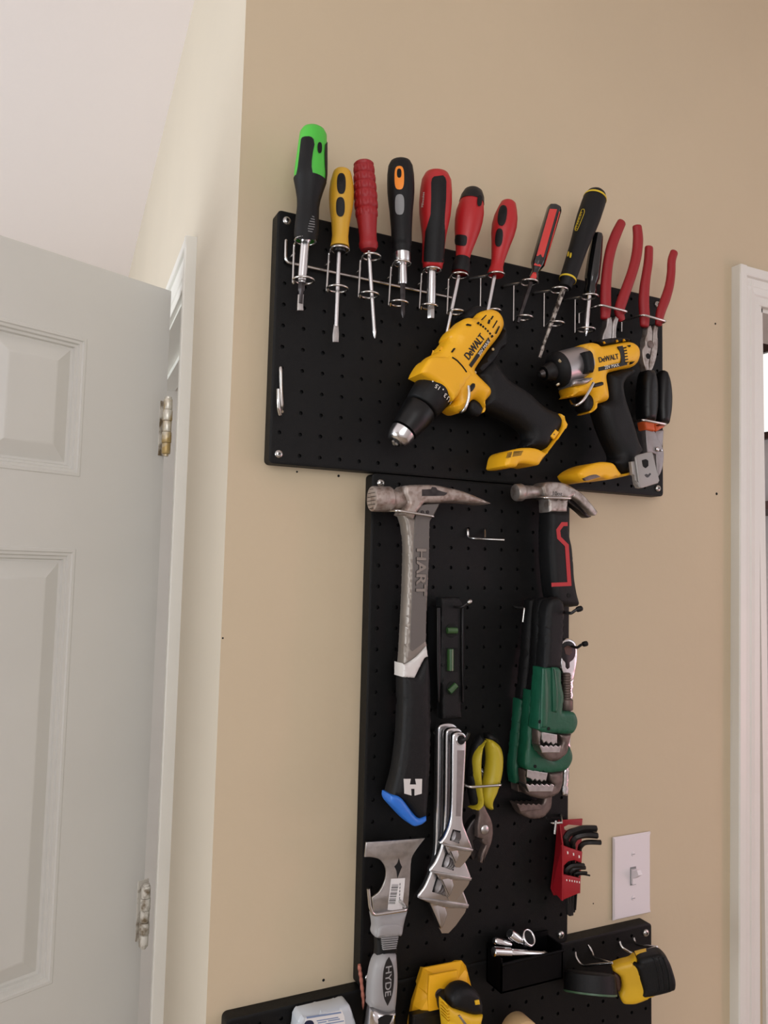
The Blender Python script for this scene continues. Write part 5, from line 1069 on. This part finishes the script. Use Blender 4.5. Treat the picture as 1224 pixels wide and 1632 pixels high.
obj('label_band', MB().slab(Z, [(235, 616), (572, 566), (576, 580), (238, 634)], .0302, .0308, .0001, sm=1), 'case_label', lb, 0)
for x0_, x1_, y_ in ((335, 545, 652), (345, 430, 672), (445, 560, 652), (420, 600, 682)): obj('print_line', MB().slab(Z, [(x0_, y_), (x1_, y_-(x1_-x0_)*.17), (x1_+2, y_-(x1_-x0_)*.17+9), (x0_+2, y_+9)], .0302, .0307, .0001, sm=1), 'case_label', lb, 0)
obj('label_spot', MB().slab(Z, [(215, 690), (232, 660), (270, 650), (300, 662), (310, 700), (300, 900), (215, 900)], .0302, .0308, .0001), 'navy', lb, 0)
P = at(*Y(885, 790), .03); q = 128/4.708*mpp(P)
t = thing('tape_roll', 'tan roll of tape peeking in at the bottom edge', 'tape roll', P-V((0, 0, q)))
obj('roll', MB().rings([(P+V((0, .012, 0)), q*.97), (P+V((0, .011, 0)), q), (P+V((0, -.011, 0)), q), (P+V((0, -.012, 0)), q*.97)], V((0, -1, 0)), n=40), 'tan_tape', t, 40)
obj('core', MB().rings([(P+V((0, -.010, 0)), q*.55), (P+V((0, -.0125, 0)), q*.55)], V((0, -1, 0)), n=30), 'label_white', t, 40)
# bin of bits and sockets
BD = .034; xl = at(799, 1537, BD).x; xr = at(897, 1537, BD).x; zt = at(799, 1537, BD).z; zb = at(799, 1584, BD).z
t = thing('parts_bin', 'small black bin on the pegboard heaped with chrome bits and sockets', 'bin', V(((xl+xr)/2, -.017, zb)))
w_ = .002; bx = MB()
for lo, hi in (((xl, -BD, zb), (xr, -BD+.002, zt)), ((xl, -BD, zb), (xl+w_, -.002, zt+.006)), ((xr-w_, -BD, zb), (xr, -.002, zt+.006)), ((xl, -BD, zb), (xr, -.002, zb+w_)), ((xl, -.004, zb), (xr, -.002, zt+.012))): bx.box(lo, hi)
obj('tray', bx, 'bin_black', t, 0); obj('rim', MB().tube([V((xl, -BD-.001, zt)), V((xr, -BD-.001, zt))], .0018, 8), 'bin_black', t, 60)
obj('floor_insert', MB().box((xl+w_, -BD+.002, zb+.002), (xr-w_, -.004, zt-.014)), 'bin_black', t, 0)
def ln(secs, d, m, name, label, n=20, dend=None):
    g_ = Lathe(O, secs, d, 1.0, dend); return g_
g_ = Lathe(O, [(62, 680, 62), (70, 680, 74), (330, 690, 76), (338, 690, 66), (350, 692, 52), (365, 694, 60), (380, 695, 64), (860, 726, 54), (880, 730, 48)], .026)
b_ = thing('bit_driver', 'long chrome bit holder lying along the front of the bin', 'bit holder', g_.P[0], 'chrome bits in the bin'); obj('barrel', MB().lathe(g_, n=24), 'chrome', b_, 40)
obj('tip', MB().lathe(Lathe(O, [(875, 728, 52), (890, 730, 54), (1000, 742, 26), (1042, 744, 14)], .026), n=4), 'steel', b_, 0)
for lb, sec, d in (('short chrome socket leaning over the bit holder', [(330, 380, 70), (340, 390, 80), (460, 480, 80), (470, 488, 62), (555, 545, 56), (575, 558, 40)], .018), ('chrome socket lying at the left of the bin', [(70, 500, 40), (90, 505, 62), (250, 540, 64), (330, 560, 58)], .014)):
    g_ = Lathe(O, sec, d); b_ = thing('socket', lb, 'socket', g_.P[0], 'chrome bits in the bin'); obj('shell', MB().lathe(g_, n=24), 'chrome', b_, 40)
    obj('bore', MB().rings([(g_.P[0]-g_.w*.0002, g_.r[0]*.7), (g_.P[0]-g_.w*.0008, g_.r[0]*.7)], -g_.w, n=20), 'hole_black', b_, 0)
P = at(*O(640, 450), .022); q = 118/10.2*mpp(P); ax = V((.25, -.75, .55)).normalized(); e1 = ax.orthogonal().normalized(); e2 = ax.cross(e1)
b_ = thing('socket', 'open chrome socket standing upright at the right of the bin', 'socket', P, 'chrome bits in the bin')
obj('rim', MB().tube([P+(e1*math.cos(2*PI*i/28)+e2*math.sin(2*PI*i/28))*q for i in range(28)], .0016, 8, True), 'chrome', b_, 60)
obj('shell', MB().rings([(P-ax*.02, q), (P-ax*.001, q*1.02)], ax, n=28), 'chrome_satin', b_, 40); obj('bore', MB().rings([(P-ax*.001, q*.9), (P+ax*.0002, q*.9)], ax, n=24), 'hole_black', b_, 0)
# double J hooks
for lb, L1, L2_ in (('left double wire hook above the round black tape measure', ((212, 376), (218, 440), (272, 520), (555, 494)), ((335, 325), (372, 392), (385, 445), (555, 494))),
                    ('right double wire hook above the yellow tape measure', ((620, 275), (640, 345), (745, 410), (975, 346)), ((750, 242), (772, 310), (790, 325), (975, 346)))):
    h = thing('double_hook', lb, 'hook', at(*Q(*L1[0]), 0), 'double hooks on the bottom board')
    for l in (L1, L2_):
        dd = (-.003, .003, .012, .048) if l is L1 else (-.003, .003, .010, .048)
        obj('wire', bend([at(*Q(x, y), d) for (x, y), d in zip(l, dd)], .0018, 8, .006), WZ, h, 60)
# round tape measure, dark with green rim
g_ = Lathe(Q, [(345, 572, 190), (345, 582, 218), (350, 598, 232), (352, 752, 236), (352, 758, 240), (352, 776, 240), (352, 782, 226)], .037, 1.0, .045)
t = thing('tape_measure', 'round dark tape measure with a green lower rim', 'tape measure', g_.P[-1], 'tape measures')
obj('case', MB().lathe(g_, 0, 5, 0, 72, lambda a, q: 1+(.010*math.cos(36*a) if 0 < q < 4 else 0)), 'rubber_black', t, 35)
obj('base_rim', MB().lathe(g_, 4, None, .0004, 48), 'green_rim', t, 45)
# yellow tape measure turned towards the room
pc = at(*Q(850, 640), .045); vdir = (CAM-pc); vdir.z = 0; vdir.normalize(); aa = math.radians(12); nx_ = V((vdir.x*math.cos(aa)-vdir.y*math.sin(aa), vdir.x*math.sin(aa)+vdir.y*math.cos(aa), 0))
TP = Plane(pc, V((-nx_.y, nx_.x, 0)), (0, 0, 1))
t = thing('tape_measure', 'boxy yellow tape measure with a black ribbed bumper', 'tape measure', pc-V((0, 0, .03)), 'tape measures')
obj('case', MB().slab(Q, [(556, 522), (640, 490), (725, 468), (770, 428), (795, 470), (760, 480), (900, 440), (1030, 430), (1080, 600), (1090, 740), (940, 805), (780, 868), (690, 872), (652, 858), (625, 790), (648, 720), (632, 620), (590, 580), (560, 560)], -.006, .016, .006, ref=.010, pl=TP, sm=3), 'tape_yellow', t, 45)
obj('bumper', MB().slab(Q, [(730, 486), (790, 492), (802, 448), (900, 418), (1000, 402), (1052, 436), (1095, 500), (1140, 640), (1145, 700), (1130, 742), (1000, 782), (860, 808), (832, 790), (838, 740), (806, 630), (780, 540)], -.008, .0195, .006, ref=.013, pl=TP, sm=3), 'rubber_black', t, 45)
for x in (935, 985, 1030): obj('bumper_rib', MB().slab(Q, [(x, 445), (x+14, 440), (x+62, 590), (x+76, 745), (x+60, 750), (x+46, 600)], .018, .0208, .0008, pl=TP, sm=2), 'rubber_black', t, 40)
obj('mouth', MB().slab(Q, [(565, 580), (600, 585), (632, 625), (645, 715), (628, 765), (600, 740), (580, 660)], -.005, .008, .003, pl=TP, sm=2), 'shelf_brown', t, 40)
obj('belt_clip', MB().slab(Q, [(775, 410), (880, 385), (905, 398), (905, 412), (800, 445), (780, 440)], -.006, .004, .001, pl=TP, sm=2), 'tape_yellow', t, 40)

# ================================================================== spare hooks
h = thing('tool_hook', 'empty bright wire hook near the left edge of the top pegboard', 'hook', at(*L2(155, 250), 0), 'wire tool hooks')
obj('wire', wire(px3(L2, (155, 248, -.003), (152, 262, .004), (154, 400, .004), (160, 520, .005), (167, 600, .009), (163, 645, .016)), .0021), WZ, h, 60)
obj('wire', wire(px3(L2, (132, 446, .024), (132, 540, .024), (137, 620, .022), (148, 672, .018)), .0021), WZ, h, 60)
h = thing('tool_hook', 'empty flat wire hook between the two hammers', 'hook', at(*Fc(860, 480), 0), 'wire tool hooks')
obj('wire', bend(px3(Fc, (862, 478, -.003), (863, 484, .003), (868, 543, .004), (905, 550, .012), (1140, 562, .046)), .0018, 8, .004), WZ, h, 60)
obj('wire', bend(px3(Fc, (990, 480, -.003), (991, 486, .003), (991, 548, .010)), .0018, 8, .003), WZ, h, 60)
